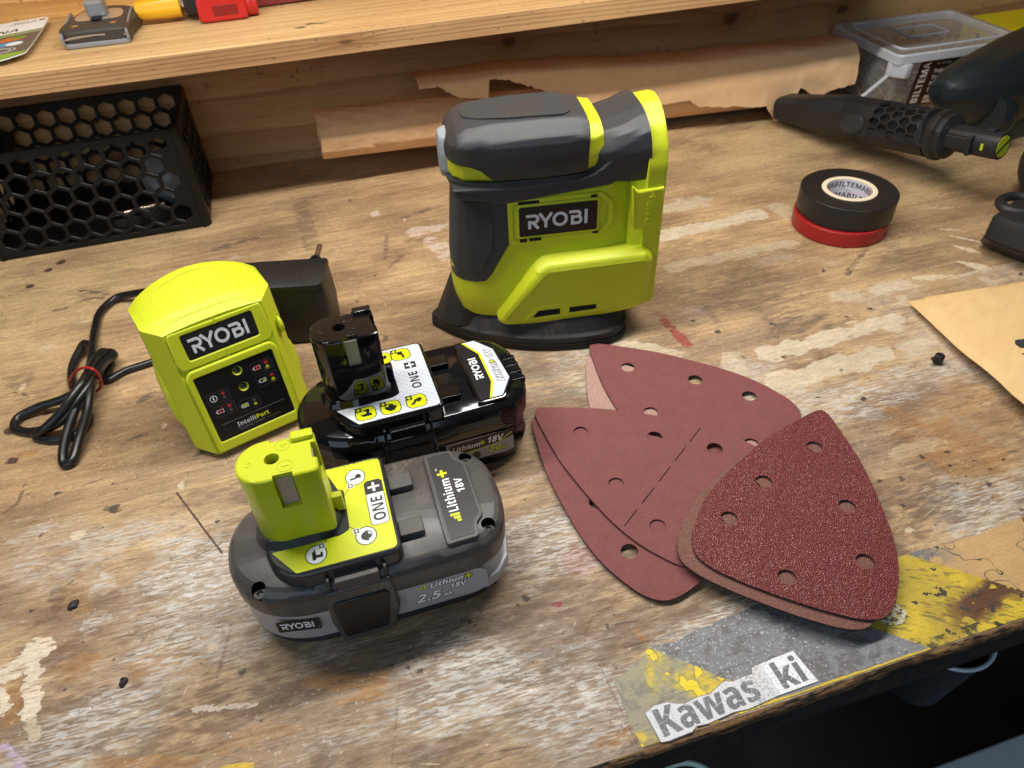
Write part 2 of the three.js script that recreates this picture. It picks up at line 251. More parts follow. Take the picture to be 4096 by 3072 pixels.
  ['p',0,-0.1163,0.3154,0.0016,0.0025,1], ['p',0,-0.0974,0.2057,0.0031,0.0028,0.8], ['w',0,-0.1521,0.2373,0.0076,0.0062,0.9], ['b',1,-0.0889,0.2148,-0.0956,0.1877,0.001,0.9],
  ['c',1,-0.1049,0.1773,-0.0793,0.1716,0.0015,0.9], ['w',0,-0.0749,0.1677,0.0052,0.0048,0.9], ['b',0,-0.0899,0.1669,0.0148,0.0031,0.6], ['k',1,-0.2044,0.3494,-0.2058,0.332,0.0011,0.5],
  ['k',1,-0.2058,0.332,-0.2136,0.3254,0.0012,0.5], ['v',0,-0.2249,0.6078,0.0041,0.0043,0.95], ['v',0,-0.2333,0.598,0.003,0.0031,0.95], ['v',0,-0.2436,0.5765,0.0034,0.0035,0.95],
  ['v',0,-0.222,0.3984,0.0047,0.0038,0.95], ['v',0,-0.2161,0.3691,0.0041,0.0032,0.95], ['v',0,-0.2029,0.4084,0.0027,0.0022,0.95], ['k',1,-0.2035,0.5559,-0.1811,0.5429,0.0021,0.6],
  ['k',1,-0.1979,0.5406,-0.1842,0.5381,0.0018,0.6], ['k',1,-0.2182,0.5328,-0.21,0.5333,0.0017,0.6], ['k',1,-0.2365,0.4357,-0.2278,0.4379,0.0013,0.6], ['k',1,-0.2222,0.4351,-0.2181,0.4294,0.0011,0.6],
  ['k',1,-0.1526,0.3627,-0.1394,0.3672,0.0018,0.6], ['k',1,-0.1451,0.4008,-0.1402,0.4042,0.0029,0.6], ['k',1,-0.1598,0.4161,-0.1559,0.4182,0.0011,0.6], ['k',1,-0.1089,0.3364,-0.1064,0.3384,0.0021,0.6],
  ['k',1,-0.1856,0.3326,-0.1833,0.3325,0.001,0.6], ['k',1,-0.1946,0.3556,-0.193,0.3564,0.0007,0.6], ['k',1,-0.1564,0.3116,-0.149,0.3079,0.0018,0.6], ['p',0,-0.2242,0.4422,0.0022,0.0045,0.7],
  ['p',0,-0.1286,0.3714,0.0018,0.0025,0.8], ['p',0,-0.1164,0.3156,0.0019,0.0029,0.9], ['o',1,-0.2117,0.374,-0.2039,0.3721,0.0027,0.7], ['p',0,-0.216,0.484,0.007,0.0034,0.4],
  ['p',1,-0.188,0.5097,-0.1995,0.5095,0.0016,0.5], ['t',1,-0.2497,0.4999,-0.23,0.5138,0.0029,0.5], ['t',1,-0.23,0.5138,-0.2327,0.5324,0.0012,0.5], ['d',0,-0.2263,0.4515,0.0134,0.0116,0.4],
  ['d',0,-0.2038,0.4228,0.0322,0.0287,0.2], ['k',0,-0.1491,0.3462,0.0017,0.0017,0.9], ['k',0,-0.2563,0.5419,0.0023,0.0024,0.6], ['n',1,0.065,0.5536,0.093,0.5511,0.0075,0.8],
  ['n',1,0.077,0.531,0.0881,0.5023,0.0096,0.8], ['n',0,0.0391,0.5969,0.0045,0.006,0.9], ['n',0,0.0616,0.5771,0.0015,0.0031,0.9], ['n',1,-0.1014,0.5671,-0.0801,0.5641,0.0036,0.4],
  ['d',1,-0.0237,0.6377,-0.021,0.5597,0.0073,0.35], ['d',1,-0.1004,0.584,-0.0649,0.5901,0.0033,0.6], ['d',1,0.0622,0.5805,0.0937,0.5902,0.0035,0.6], ['d',1,0.0575,0.5408,0.0702,0.5412,0.0036,0.5],
  ['d',1,0.0425,0.5567,0.0348,0.5171,0.0018,0.5], ['d',1,0.0364,0.5048,0.0482,0.517,0.002,0.5], ['d',0,0.0208,0.6304,0.0026,0.0035,0.8], ['d',0,0.0178,0.4124,0.003,0.003,0.8],
  ['d',0,0.0051,0.4654,0.0015,0.0016,0.8], ['d',0,0.0137,0.5394,0.0012,0.0014,0.8], ['d',0,0.0287,0.4724,0.0011,0.0012,0.8], ['d',0,0.0232,0.4961,0.0013,0.0015,0.8],
  ['d',0,-0.0191,0.4254,0.002,0.0021,0.8], ['b',0,-0.0213,0.6338,0.0156,0.0174,0.3], ['w',0,0.0513,0.4096,0.006,0.0101,0.2], ['d',0,0.3671,0.3172,0.0155,0.0177,0.4],
  ['p',0,0.3629,0.2863,0.0102,0.0053,0.5], ['p',1,0.3481,0.3165,0.356,0.3046,0.0064,0.7], ['p',1,0.3754,0.3458,0.3893,0.347,0.0041,0.8], ['o',1,0.2955,0.2471,0.308,0.2275,0.0028,0.6],
  ['o',0,0.3476,0.2127,0.0213,0.0204,0.4], ['w',0,0.4548,0.3839,0.0173,0.0111,0.3], ['g',0,0.1015,0.3325,0.037,0.0258,0.5], ['w',0,0.0718,0.2096,0.0159,0.0245,0.6],
  ['g',0,0.1072,0.3604,0.0178,0.0188,0.4],
];

const KIND = 'wgpcsdboklryntv';
for (let i = 0; i < 420; i++) { // scratches and scuffs of everyday work
  const s = -0.5 + rnd() * 1.3, t = 0.1 + rnd() * rnd() * 0.62, a = (rnd() - 0.5) * (rnd() > 0.7 ? 3 : 0.7), l = 0.003 + 0.03 * rnd() * rnd(); FEAT.push([rnd() > 0.45 ? 's' : 'k', 1, s, t, s + Math.cos(a) * l, t + Math.sin(a) * l, 0.00022 + 0.0003 * rnd() * rnd(), 0.25 + 0.5 * rnd()]);
}
function benchTextures(s0, s1, t0, t1, w, h) {
  const ds = (s1 - s0) / w, dt = (t1 - t0) / h, masks = {};
  for (const k of KIND) masks[k] = new Float32Array(w * h);
  for (const f of FEAT) {
    const m = masks[f[0]]; let x0, x1, y0, y1;
    const oval = f[1] === 0, k = f[f.length - 1];
    if (oval) { x0 = f[2] - f[4] * 1.5; x1 = f[2] + f[4] * 1.5; y0 = f[3] - f[5] * 1.5; y1 = f[3] + f[5] * 1.5; }
    else { const q = f[6] * 1.6 + 0.001; x0 = Math.min(f[2], f[4]) - q; x1 = Math.max(f[2], f[4]) + q; y0 = Math.min(f[3], f[5]) - q; y1 = Math.max(f[3], f[5]) + q; }
    const i0 = Math.max(0, Math.floor((x0 - s0) / ds)), i1 = Math.min(w - 1, Math.ceil((x1 - s0) / ds)), j0 = Math.max(0, Math.floor((y0 - t0) / dt)), j1 = Math.min(h - 1, Math.ceil((y1 - t0) / dt));
    const size = oval ? Math.min(f[4], f[5]) : f[6], fr = 1.1 / Math.max(size, 0.0012), soft = 'wdogb'.includes(f[0]) && size > 0.008 ? 0.5 : 0.16, na = 'wdogb'.includes(f[0]) ? 1.5 : f[0] === 'c' ? 2.0 : 'ps'.includes(f[0]) ? 1.4 : f[0] === 'k' ? (oval ? 1.7 : 0.5) : 0.9;
    for (let j = j0; j <= j1; j++) for (let i = i0; i <= i1; i++) {
      const s = s0 + (i + 0.5) * ds, t = t0 + (j + 0.5) * dt; let d;
      if (oval) d = Math.hypot((s - f[2]) / f[4], (t - f[3]) / f[5]);
      else { const ax = f[4] - f[2], ay = f[5] - f[3], l2 = ax * ax + ay * ay; let u = ((s - f[2]) * ax + (t - f[3]) * ay) / (l2 || 1); u = clamp(u); const taper = f[0] === 's' ? 0.35 + 0.65 * Math.sin(Math.PI * clamp(u, 0.03, 0.97)) : 1; d = Math.hypot(s - f[2] - ax * u, t - f[3] - ay * u) / (f[6] * taper); }
      const n = (fbm(s * fr * 0.75 + 3, t * fr * 1.5, 4) - 0.5) * na;
      const a = k * sst(-0.02, soft, 1 - d + n);
      if (a > m[j * w + i]) m[j * w + i] = a;
    }
  }
  const height = new Float32Array(w * h), rough = new Float32Array(w * h);
  const color = dtex(w, h, (i, j) => {
    const s = s0 + (i + 0.5) * ds, t = t0 + (j + 0.5) * dt, o = j * w + i;
    const warp = fbm(s * 6, t * 14, 3), g = t + 0.006 * warp, gx = s * 9;
    const g1 = fbm(gx * 1.8, g * 380, 4), g2 = vn(s * 60, g * 1500), g3 = fbm(s * 130, t * 420, 3), big = fbm(s * 4.5 + 5, t * 8 + 2, 4), mid = fbm(s * 19, t * 46, 4), pore = fbm(s * 150, g * 1250, 2), g4 = fbm(s * 70, g * 700, 3);
    const front = sst(0.40, 0.24, t + (big - 0.5) * 0.2);
    let c = mix3([0.745, 0.625, 0.46], [0.565, 0.45, 0.325], clamp((g1 - 0.5) * 0.8 + (mid - 0.5) * 1.5 + (g4 - 0.5) * 0.6 + 0.42));
    c = mix3(c, [0.83, 0.715, 0.525], sst(0.42, 0.66, big) * 0.65 * sst(0.36, 0.56, t) * (1 - front));
    c = mix3(c, [0.575, 0.495, 0.425], front * 0.65 * sst(0.32, 0.62, mid * 0.6 + big * 0.4));
    let hgt = 0.5 + (g1 - 0.5) * 0.5 + (g2 - 0.5) * 0.2;
    c = mix3(c, [0.41, 0.325, 0.245], (0.25 + 0.4 * front) * sst(0.50, 0.66, fbm(s * 7 + 3, t * 15 + 8, 6)) * sst(0.25, 0.6, g3 * 0.5 + mid * 0.5));
    // grey dirt rubbed into the pores
    c = mix3(c, [0.40, 0.32, 0.25], sst(0.58, 0.80, pore) * (0.18 + 0.3 * front));
    c = mix3(c, [0.43, 0.345, 0.265], sst(0.53, 0.72, fbm(s * 24 + 7, t * 40 + 3, 6)) * (0.26 + 0.36 * front) * sst(0.3, 0.6, g3));
    const A = (k) => masks[k][o];
    let a;
    if ((a = A('d')) > 0) { c = mix3(c, [0.45, 0.365, 0.28], a * 0.6 * sst(0.25, 0.6, mid * 0.6 + g3 * 0.4)); c = mix3(c, mix3([0.36, 0.285, 0.22], [0.26, 0.21, 0.175], g3), a * 0.75 * sst(0.35, 0.65, g3 * 0.5 + pore * 0.5)); }
    if ((a = A('b')) > 0) c = mix3(c, [0.42, 0.305, 0.21], a * 0.75 * sst(0.2, 0.55, mid * 0.5 + g3 * 0.5));
    if ((a = A('o')) > 0) c = mix3(c, mix3([0.69, 0.51, 0.30], [0.54, 0.375, 0.21], g3), a * 0.8 * sst(0.2, 0.5, mid * 0.4 + g3 * 0.6));
    if ((a = A('n')) > 0) { const q = a * sst(0.3, 0.5, g3); c = mix3(c, [0.82, 0.74, 0.70], q * 0.85); hgt += q * 0.3; }
    if ((a = A('g')) > 0) c = mix3(c, [0.50, 0.485, 0.465], a * 0.8 * sst(0.3, 0.6, g3 * 0.6 + g1 * 0.4));
    // white paint worn down into the grain
    const gd = g + s * 0.05, streak = fbm(s * 210, gd * 1250, 3) * 0.30 + fbm(s * 70, gd * 260, 4) * 0.22 + fbm(s * 20 + 9, t * 34, 6) * 0.48;
    const wm = Math.max(A('w'), front * 0.48), wl = fbm(s * 13 + 9, t * 24, 6), wf = fbm(s * 230, gd * 1350, 3), hair = Math.abs(fbm(s * 16, gd * 560, 3) - 0.5);
    if (wm > 0) { const q = clamp(sst(0.62 - 0.34 * wm, 0.78 - 0.2 * wm, wl) * (0.30 + 0.70 * sst(0.36, 0.62, wf)) * (0.5 + 0.55 * wm) + 0.25 * wm * sst(0.52, 0.68, wf)); c = mix3(c, mix3([0.84, 0.825, 0.80], [0.70, 0.675, 0.645], g3), q * 0.92); hgt += q * 0.25; }
    c = mix3(c, [0.30, 0.245, 0.20], sst(0.014, 0.004, hair) * (0.16 + 0.34 * front) * sst(0.4, 0.6, mid));
    if ((a = A('p')) > 0) { const q = clamp(a * 1.25) * sst(0.26, 0.44, g3 * 0.55 + streak * 0.45); c = mix3(c, mix3([0.85, 0.79, 0.685], [0.71, 0.645, 0.545], g3), q * 0.92); hgt += q * 0.35; }
    if ((a = A('c')) > 0) { const q = a * sst(0.30, 0.44, g3 * 0.45 + wf * 0.3 + mid * 0.25); c = mix3(c, mix3([0.90, 0.835, 0.735], [0.79, 0.73, 0.65], wf), q); hgt += q * 0.6; }
    if ((a = A('s')) > 0) { const q = a * sst(0.3, 0.5, vn(s * 60, t * 1200) * 0.5 + 0.25 + g3 * 0.3); c = mix3(c, [0.86, 0.79, 0.67], q); hgt -= q * 0.3; }
    if ((a = A('t')) > 0) c = mix3(c, [0.83, 0.67, 0.45], a * sst(0.3, 0.6, g3));
    if ((a = A('y')) > 0) c = mix3(c, [0.84, 0.71, 0.22], a * sst(0.25, 0.45, g3));
    if ((a = A('l')) > 0) c = mix3(c, [0.74, 0.65, 0.75], a * sst(0.25, 0.5, g3));
    if ((a = A('r')) > 0) c = mix3(c, [0.55, 0.22, 0.19], a * sst(0.25, 0.42, g3));
    if ((a = A('v')) > 0) c = mix3(c, mix3([0.27, 0.19, 0.17], [0.36, 0.25, 0.22], g3), a);
    if ((a = A('k')) > 0) { const q = a * sst(0.22, 0.62, g3) * 0.78; c = mix3(c, [0.20, 0.17, 0.155], q); hgt -= q * 0.3; }
    // specks everywhere: pits, paint spatter
    const cx = Math.floor(s * 200), cy = Math.floor(t * 200), q1 = TAB[((cy * 7 & 255) << 8) | (cx * 3 & 255)], q2 = TAB[((cx * 5 & 255) << 8) | (cy * 11 & 255)], q3 = TAB[((cx * 13 & 255) << 8) | (cy * 3 & 255)];
    const dd = Math.hypot(s * 200 - cx - 0.3 - 0.4 * q2, (t * 200 - cy - 0.3 - 0.4 * q3) * 1.2);
    if (q1 > 0.985 - 0.05 * sst(0.45, 0.7, big) && dd < 0.05 + 0.14 * q3 * q2) { c = mix3(c, q2 > 0.3 ? [0.26, 0.21, 0.18] : [0.88, 0.85, 0.80], 0.6); hgt -= 0.15; }
    const ex = Math.floor(s * 1100), ey = Math.floor(t * 1100), e1 = TAB[((ey * 5 & 255) << 8) | (ex * 9 & 255)];
    if (e1 > 0.998 - 0.02 * sst(0.5, 0.68, mid)) c = mix3(c, e1 > 0.991 ? [0.9, 0.88, 0.84] : [0.30, 0.24, 0.20], 0.4);
    const k = 0.84 + 0.10 * g2 + 0.14 * vn(s * 700, g * 2300) + 0.09 * TAB[((i >> 1) * 7919 + (j >> 1) * 104729) & 65535];
    height[o] = hgt; rough[o] = 0.5 + 0.3 * g3 - 0.12 * (1 - front) * sst(0.4, 0.6, big);
    return [c[0] * k, c[1] * k, c[2] * k];
  }, true, THREE.MirroredRepeatWrapping);
  const bump = dtex(w, h, (i, j) => clamp(height[j * w + i] * 0.7), false, THREE.MirroredRepeatWrapping);
  const rgh = dtex(w >> 1, h >> 1, (i, j) => rough[j * 2 * w + i * 2], false, THREE.MirroredRepeatWrapping);
  return std({ map: color, bumpMap: bump, bumpScale: 0.0008, roughnessMap: rgh, roughness: 1 });
}
const ZN = { s0: -0.38, s1: 0.02, t0: 0.098, t1: 0.345 }, ZF = { s0: -0.62, s1: 0.98, t0: 0.345, t1: 0.745 };
const ZM = { s0: 0.02, s1: 0.42, t0: 0.098, t1: 0.345 }, benchNear = benchTextures(ZN.s0, ZN.s1, ZN.t0, ZN.t1, 2048, 1300), benchMid = benchTextures(ZM.s0, ZM.s1, ZM.t0, ZM.t1, 2048, 1300), benchFar = benchTextures(ZF.s0, ZF.s1, ZF.t0, ZF.t1, 2048, 760);

// flat sheet on the bench between s and t limits, uv over the zone
function benchSheet(s0, s1, t0, t1, y, zone, ns = 1, nt = 1) {
  const g = new THREE.BufferGeometry(), pos = [], uv = [], idx = [];
  for (let j = 0; j <= nt; j++) for (let i = 0; i <= ns; i++) { const s = lerp(s0, s1, i / ns), t = lerp(t0, t1, j / nt), p = W(s, t, y); pos.push(p.x, p.y, p.z); uv.push((s - zone.s0) / (zone.s1 - zone.s0), (t - zone.t0) / (zone.t1 - zone.t0)); }
  for (let j = 0; j < nt; j++) for (let i = 0; i < ns; i++) { const a = j * (ns + 1) + i; idx.push(a, a + 1, a + ns + 2, a, a + ns + 2, a + ns + 1); }
  g.setAttribute('position', new THREE.Float32BufferAttribute(pos, 3)); g.setAttribute('uv', new THREE.Float32BufferAttribute(uv, 2)); g.setIndex(idx); g.computeVertexNormals();
  return g;
}
const S0 = -1.0, S1 = 1.5, TF = 0.1, TW = 0.74; // bench ends, front edge, wall
const bench = thing('workbench', 'worn paint-stained wooden workbench top that everything rests on', 'workbench');
bench.userData.kind = 'structure';
part('tabletop', benchSheet(S0, ZN.s1, TF + 0.003, ZF.t0, 0, ZN), benchNear, bench);
part('tabletop', benchSheet(ZM.s0, S1, TF + 0.003, ZF.t0, 0, ZM), benchMid, bench);
part('tabletop', benchSheet(S0, S1, ZF.t0, TW + 0.02, 0, ZF), benchFar, bench);
{ // slab below and the chipped front edge
  const slab = new THREE.BoxGeometry(S1 - S0, 0.0255, TW - TF - 0.004); slab.rotateY(BA); const c = W((S0 + S1) / 2, (TW + TF) / 2 + 0.004, -0.0142); slab.translate(c.x, c.y, c.z);
  part('tabletop_core', slab, std({ color: new THREE.Color(0.05, 0.035, 0.022), roughness: 0.9 }), bench);
  const prof = [[0.003, 0], [0.0012, -0.0006], [0.0003, -0.0022], [0.0001, -0.006], [0.0004, -0.0095], [0.0016, -0.0205], [0.006, -0.0206]], n = 700, pos = [], uv = [], idx = [];
  for (let i = 0; i <= n; i++) {
    const s = lerp(-0.45, 0.75, i / n), chip = 0.0018 * sst(0.62, 0.85, fbm(s * 55, 3, 3)) + 0.0016 * sst(0.0, 1, 1 - Math.abs(s - 0.213) / 0.006);
    prof.forEach((p, k) => { const r = k > 0 && k < 6 ? (fbm(s * 260, k * 3.3, 3) - 0.5) * 0.0009 : 0; const q = W(s, TF + p[0] + r + (k > 0 && k < 4 ? chip * (4 - k) * 0.33 : 0), p[1] * (k > 3 ? 1.3 : 1) - (k > 0 && k < 3 ? chip * 0.4 : 0)); pos.push(q.x, q.y, q.z); uv.push((s + 0.45) / 1.2, k / 6); });
  }
  for (let i = 0; i < n; i++) for (let k = 0; k < 6; k++) { const a = i * 7 + k; idx.push(a, a + 1, a + 8, a, a + 8, a + 7); }
  const g = new THREE.BufferGeometry(); g.setAttribute('position', new THREE.Float32BufferAttribute(pos, 3)); g.setAttribute('uv', new THREE.Float32BufferAttribute(uv, 2)); g.setIndex(idx); g.computeVertexNormals();
  const edgeMap = dtex(2048, 64, (i, j) => {
    const s = i / 2048 * 1.2, v = j / 64 * 6, n1 = fbm(s * 260, v * 3, 4), n2 = fbm(s * 60, v * 2 + 9, 4), n3 = fbm(s * 900, v * 12, 2);
    let c = mix3([0.10, 0.085, 0.075], [0.23, 0.17, 0.12], sst(0.45, 0.75, n1));
    c = mix3(c, mix3([0.66, 0.50, 0.33], [0.42, 0.29, 0.18], n3), sst(2.9, 1.9, v + (n2 - 0.5) * 2.6) * sst(0.25, 0.55, n1 * 0.6 + n2 * 0.4));
    return mix3(c, [0.74, 0.62, 0.3], sst(0.62, 0.7, n2) * sst(1.2, 0.4, v) * 0.5);
  });
  part('front_edge', g, std({ map: edgeMap, roughness: 0.85 }), bench);
}

// ---------------------------------------------------------------- pine boards: the back wall and the shelf
function pine(w, h, L, H, seed, knots, light, dark, density = 1, marks = []) {
  return dtex(w, h, (i, j) => {
    const x = i / w * L, y = j / h * H; let yy = y + 0.016 * (fbm(x * 2.2 + seed, y * 3 + seed, 3) - 0.5), kn = 0, kc = 0;
    for (const k of knots) { const dx = (x - k[0]) / 2.2, dy = y - k[1], d = Math.hypot(dx, dy), r = k[2]; yy += Math.sign(dy || 1) * r * 1.5 * Math.exp(-d * d / (r * r * 10)); const e = 1 - sst(0.5, 1.15, d / r + (fbm(x * 300, y * 300, 2) - 0.5) * 0.5); if (e > kn) kn = e; kc = Math.max(kc, Math.exp(-d * d / (r * r * 9))); }
    const rg = (yy * 150 * density + fbm(x * 1.2, yy * 30 + seed, 2) * 5) % 1, ring = Math.pow(rg < 0 ? rg + 1 : rg, 2.2), fine = fbm(x * 26 + seed, yy * 900, 3), blot = fbm(x * 7 + seed, y * 16 + seed, 4);
    let c = mix3(light, dark, clamp(ring * 0.62 + (fine - 0.5) * 0.6 + (blot - 0.5) * 0.9 + 0.12));
    c = mix3(c, [0.46, 0.27, 0.13], kc * 0.4);
    c = mix3(c, [0.28, 0.17, 0.10], kn * 0.62);
    for (const m of marks) { const d = Math.hypot((x - m[0]) / m[2], (y - m[1]) / m[3]) + (fbm(x * 260, y * 260, 3) - 0.5) * 0.9; c = mix3(c, [0.16, 0.15, 0.15], sst(1, 0.7, d) * 0.85); }
    const sp = fbm(x * 210, y * 260, 2); c = mix3(c, [0.3, 0.2, 0.12], sst(0.8, 0.9, sp) * 0.4);
    return c;
  }, true, THREE.MirroredRepeatWrapping);
}
const wallLow = pine(2048, 256, 1.6, 0.14, 3, [[0.44, 0.055, 0.005], [0.50, 0.06, 0.003], [0.35, 0.03, 0.002], [0.83, 0.10, 0.004], [0.96, 0.115, 0.004], [0.80, 0.075, 0.0045], [1.08, 0.095, 0.005], [1.22, 0.09, 0.004], [0.60, 0.12, 0.003], [1.27, 0.118, 0.006], [1.42, 0.12, 0.005]], [0.76, 0.61, 0.42], [0.58, 0.42, 0.26], 0.45);
const wallHigh = pine(1024, 512, 1.2, 0.3, 21, [[0.8, 0.2, 0.008], [0.3, 0.22, 0.006]], [0.86, 0.66, 0.38], [0.66, 0.43, 0.19], 1);
const shelfMap = pine(2048, 256, 1.6, 0.16, 33, [[0.52, 0.115, 0.004]], [0.82, 0.69, 0.49], [0.68, 0.52, 0.33], 0.5, [[0.629, 0.0265, 0.006, 0.0022], [0.638, 0.033, 0.0045, 0.0022], [0.646, 0.031, 0.007, 0.0011]]);
const edgeMap = pine(2048, 64, 1.6, 0.03, 47, [[0.66, 0.016, 0.003], [0.2, 0.01, 0.003]], [0.76, 0.60, 0.41], [0.54, 0.38, 0.23], 0.7);
// a board along the bench; its faces carry uv in the board's own length and height
function board(s0, s1, t0, t1, y0, y1, L, H, off = 0, r = 0.0012) {
  const g = new RoundedBoxGeometry(s1 - s0, y1 - y0, t1 - t0, 2, r).toNonIndexed(), p = g.attributes.position, nn = g.attributes.normal, uv = g.attributes.uv;
  for (let i = 0; i < p.count; i++) { const v = Math.abs(nn.getY(i)) > 0.7 ? -p.getZ(i) + (t1 - t0) / 2 : p.getY(i) + (y1 - y0) / 2; uv.setXY(i, (p.getX(i) + (s0 + s1) / 2 + 0.62 + off) / L, v / H); }
  g.rotateY(BA); const c = W((s0 + s1) / 2, (t0 + t1) / 2, (y0 + y1) / 2); return g.translate(c.x, c.y, c.z);
}
const wall = thing('back_wall', 'pine board wall rising behind the workbench', 'wall'); wall.userData.kind = 'structure';
part('board', board(S0, S1, TW, TW + 0.03, -0.05, 0.1362, 1.6, 0.19, 0), std({ map: wallLow, roughness: 0.62, bumpMap: wallLow, bumpScale: 0.0003 }), wall);
const wh = std({ map: wallHigh, roughness: 0.58 });
for (let i = 0; i < 6; i++) part('board', board(S0, S1, TW + 0.001 * (i % 2), TW + 0.03, 0.1366 + i * 0.145, 0.1366 + i * 0.145 + 0.1435, 1.2, 0.3, i * 0.37), wh, wall);
const shelf = thing('wall_shelf', 'rough pine shelf board along the wall above the crate', 'shelf'); shelf.userData.kind = 'structure';
{
  const top = board(S0, 0.6, 0.5972, TW - 0.0005, 0.1364, 0.152, 1.6, 0.16, 0.0, 0.0016);
  part('shelf_board', top, std({ map: shelfMap, roughness: 0.55, bumpMap: shelfMap, bumpScale: 0.0003 }), shelf);
  const face = board(S0, 0.6, 0.5958, 0.5971, 0.1366, 0.1514, 1.6, 0.016, 0, 0.0005);
  part('sawn_front_edge', face, std({ map: edgeMap, roughness: 0.75, bumpMap: edgeMap, bumpScale: 0.0008 }), shelf);
}

// ---------------------------------------------------------------- the sander
{
  const o = thing('detail_sander', 'lime and dark grey cordless palm sander standing upright behind the sanding sheets', 'sander', [-0.055, 0, -0.417], 6.6 * Math.PI / 180);
  const mm = (p) => p.map((a) => a.map((v) => v / 1000));
  const half = [[0, 0], [4, 6], [14, 17], [28, 28], [46, 37], [66, 44], [86, 47.5], [104, 48.5], [118, 47], [128, 42], [134, 33], [136.5, 18], [137, 0]];
  const outline = (k, dx0, dx1) => { const a = half.map((p) => [lerp(dx0, 137 - dx1, p[0] / 137) / 1000, p[1] * k / 1000]); return splineShape([...a, ...a.slice(1, -1).reverse().map((p) => [p[0], -p[1]])]); };
  const ring = (k, dx0, dx1, y) => outline(k, dx0, dx1).getPoints().slice(0, 144).map((p) => new THREE.Vector3(p.x, y, -p.y));
  part('sanding_pad', loft([ring(0.985, 0.6, 0.6, 0.0003), ring(1, 0, 0, 0.0012), ring(1, 0, 0, 0.0052), ring(0.985, 0.8, 0.8, 0.006)]), std({ color: new THREE.Color(0.03, 0.022, 0.018), roughness: 0.9, map: rep(dtex(128, 128, (i, j) => 0.5 + 0.5 * tileNoise(30, 3)(i * 2, j * 2), true), 0.03) }), o);
  const dusty = std({ color: 0xffffff, roughness: 0.6, map: rep(dtex(256, 256, (i, j) => { const d = sst(0.52, 0.8, tileNoise(9, 5, 30)(i, j)) * sst(0.3, 0.6, tileNoise(70, 2, 5)(i, j)); return mix3([0.125, 0.118, 0.118], [0.36, 0.27, 0.21], d * 0.75); }), 0.08) });
  part('pad_plate', loft([ring(0.985, 0.8, 0.8, 0.0062), ring(0.995, 0.3, 0.3, 0.0075), ring(0.985, 0.8, 0.8, 0.0105), ring(0.93, 4, 3, 0.0118), ring(0.87, 8, 5, 0.017), ring(0.80, 12, 9, 0.0205)]), dusty, o);
  // the swept-up nose of the plate
  const nose = [];
  for (let k = 0; k <= 8; k++) { const q = k / 8; nose.push(sup(28, lerp(0.020, 0.0165, q) , lerp(0.022, 0.0185, q), 2.2).map((p) => new THREE.Vector3(lerp(0.026, 0.0335, q) + p[0] * (p[0] < 0 ? 1.05 : 1), lerp(0.012, 0.0385, q), p[1]))); }
  part('pad_neck', loft(nose), dusty, o);
  // lower housing
  const sec = (y, x0, x1, hz, p) => sup(56, 1, 1, p).map((q) => new THREE.Vector3((x0 + x1) / 2000 + q[0] * (x1 - x0) / 2000, y / 1000, q[1] * hz / 1000));
  const bodyRings = [sec(19, 30, 140, 24, 3), sec(21, 21, 144, 29, 3), sec(26, 18, 146, 30.5, 3.2), sec(40, 17.5, 146, 30.5, 3.4), sec(55, 18, 145, 29.5, 3.6), sec(75, 20, 142, 28.5, 4), sec(96, 23, 138, 28, 4.2), sec(112, 26, 136, 28, 4.2), sec(118, 27, 134, 27.5, 4)];
  part('housing', loft(bodyRings), M.lime, o);
  const flare = (p) => { for (let i = 0; i < p.count; i++) p.setZ(i, 0.0395 + (p.getZ(i) - 0.0395) * (1 + 0.045 * (p.getY(i) - 0.026) / 0.04)); };
  part('motor_cover', side(mm([[43, 24], [70, 61.5], [76, 66], [143, 67], [147, 62], [147, 22], [120, 18], [70, 17], [48, 19]]), [0.009, 0.013, 0.013, 0.010, 0.010, 0.010, 0.014, 0.014, 0.009], -0.0395, 0.0395, 0.006, 4, flare), M.lime, o);
  // vents in the cover (its sides lean out a little towards the top)
  for (const [a, b] of [[[[66, 25.5], [71, 31], [85.5, 31.5], [85.5, 26]], 'l'], [[[91.5, 26.2], [91.5, 31.8], [110, 32.4], [110, 26.8]], 'r']]) part('vent_slot', side(mm(a), 0.0006, 0.0388, 0.0397), M.void, o);
  part('vent_frame', ext((() => { const s = roundPoly(mm([[61, 23.5], [70, 33.6], [113, 34.4], [113, 24.6]]), 0.001); s.holes.push(roundPoly(mm([[66, 25.4], [71, 31.2], [85.6, 31.6], [85.6, 25.8]]), 0.0004)); s.holes.push(roundPoly(mm([[91.4, 26], [91.4, 31.9], [110.2, 32.5], [110.2, 26.6]]), 0.0004)); return s; })(), 0.0008, 0.0002).translate(0, 0, 0.0393), M.lime, o);
  // rubber grip wrapped round the front: rings of the housing grown a little, limited in length
  const wrap = (list, grow) => { const n = 40, rings = list.map(([y, x0, hz, xEnd, p, k]) => { const cx = (x0 + 140) / 2, ax = (140 - x0) / 2 + grow, az = hz + grow, pts = []; const am = Math.acos(clamp(Math.pow(Math.abs((xEnd - cx) / ax), p / 2), 0, 1)); const aMax = Math.PI - am; for (let i = 0; i <= n; i++) { const a = xEnd < cx ? lerp(Math.PI - am, Math.PI + am, i / n) : 0, c = Math.cos(a), s = Math.sin(a); pts.push(new THREE.Vector3((cx + Math.sign(c) * Math.pow(Math.abs(c), 2 / p) * ax) / 1000, y / 1000, Math.sign(s) * Math.pow(Math.abs(s), 2 / p) * az / 1000)); } return pts.concat([...pts].reverse().map((v) => new THREE.Vector3(v.x + 0.002, v.y, v.z * 0.94))); }); return loft(rings); };
  const hzAt = (y) => lerp(30.4, 28, clamp((y - 40) / 60)), x0At = (y) => 17.5 + Math.max(0, y - 40) * 0.105;
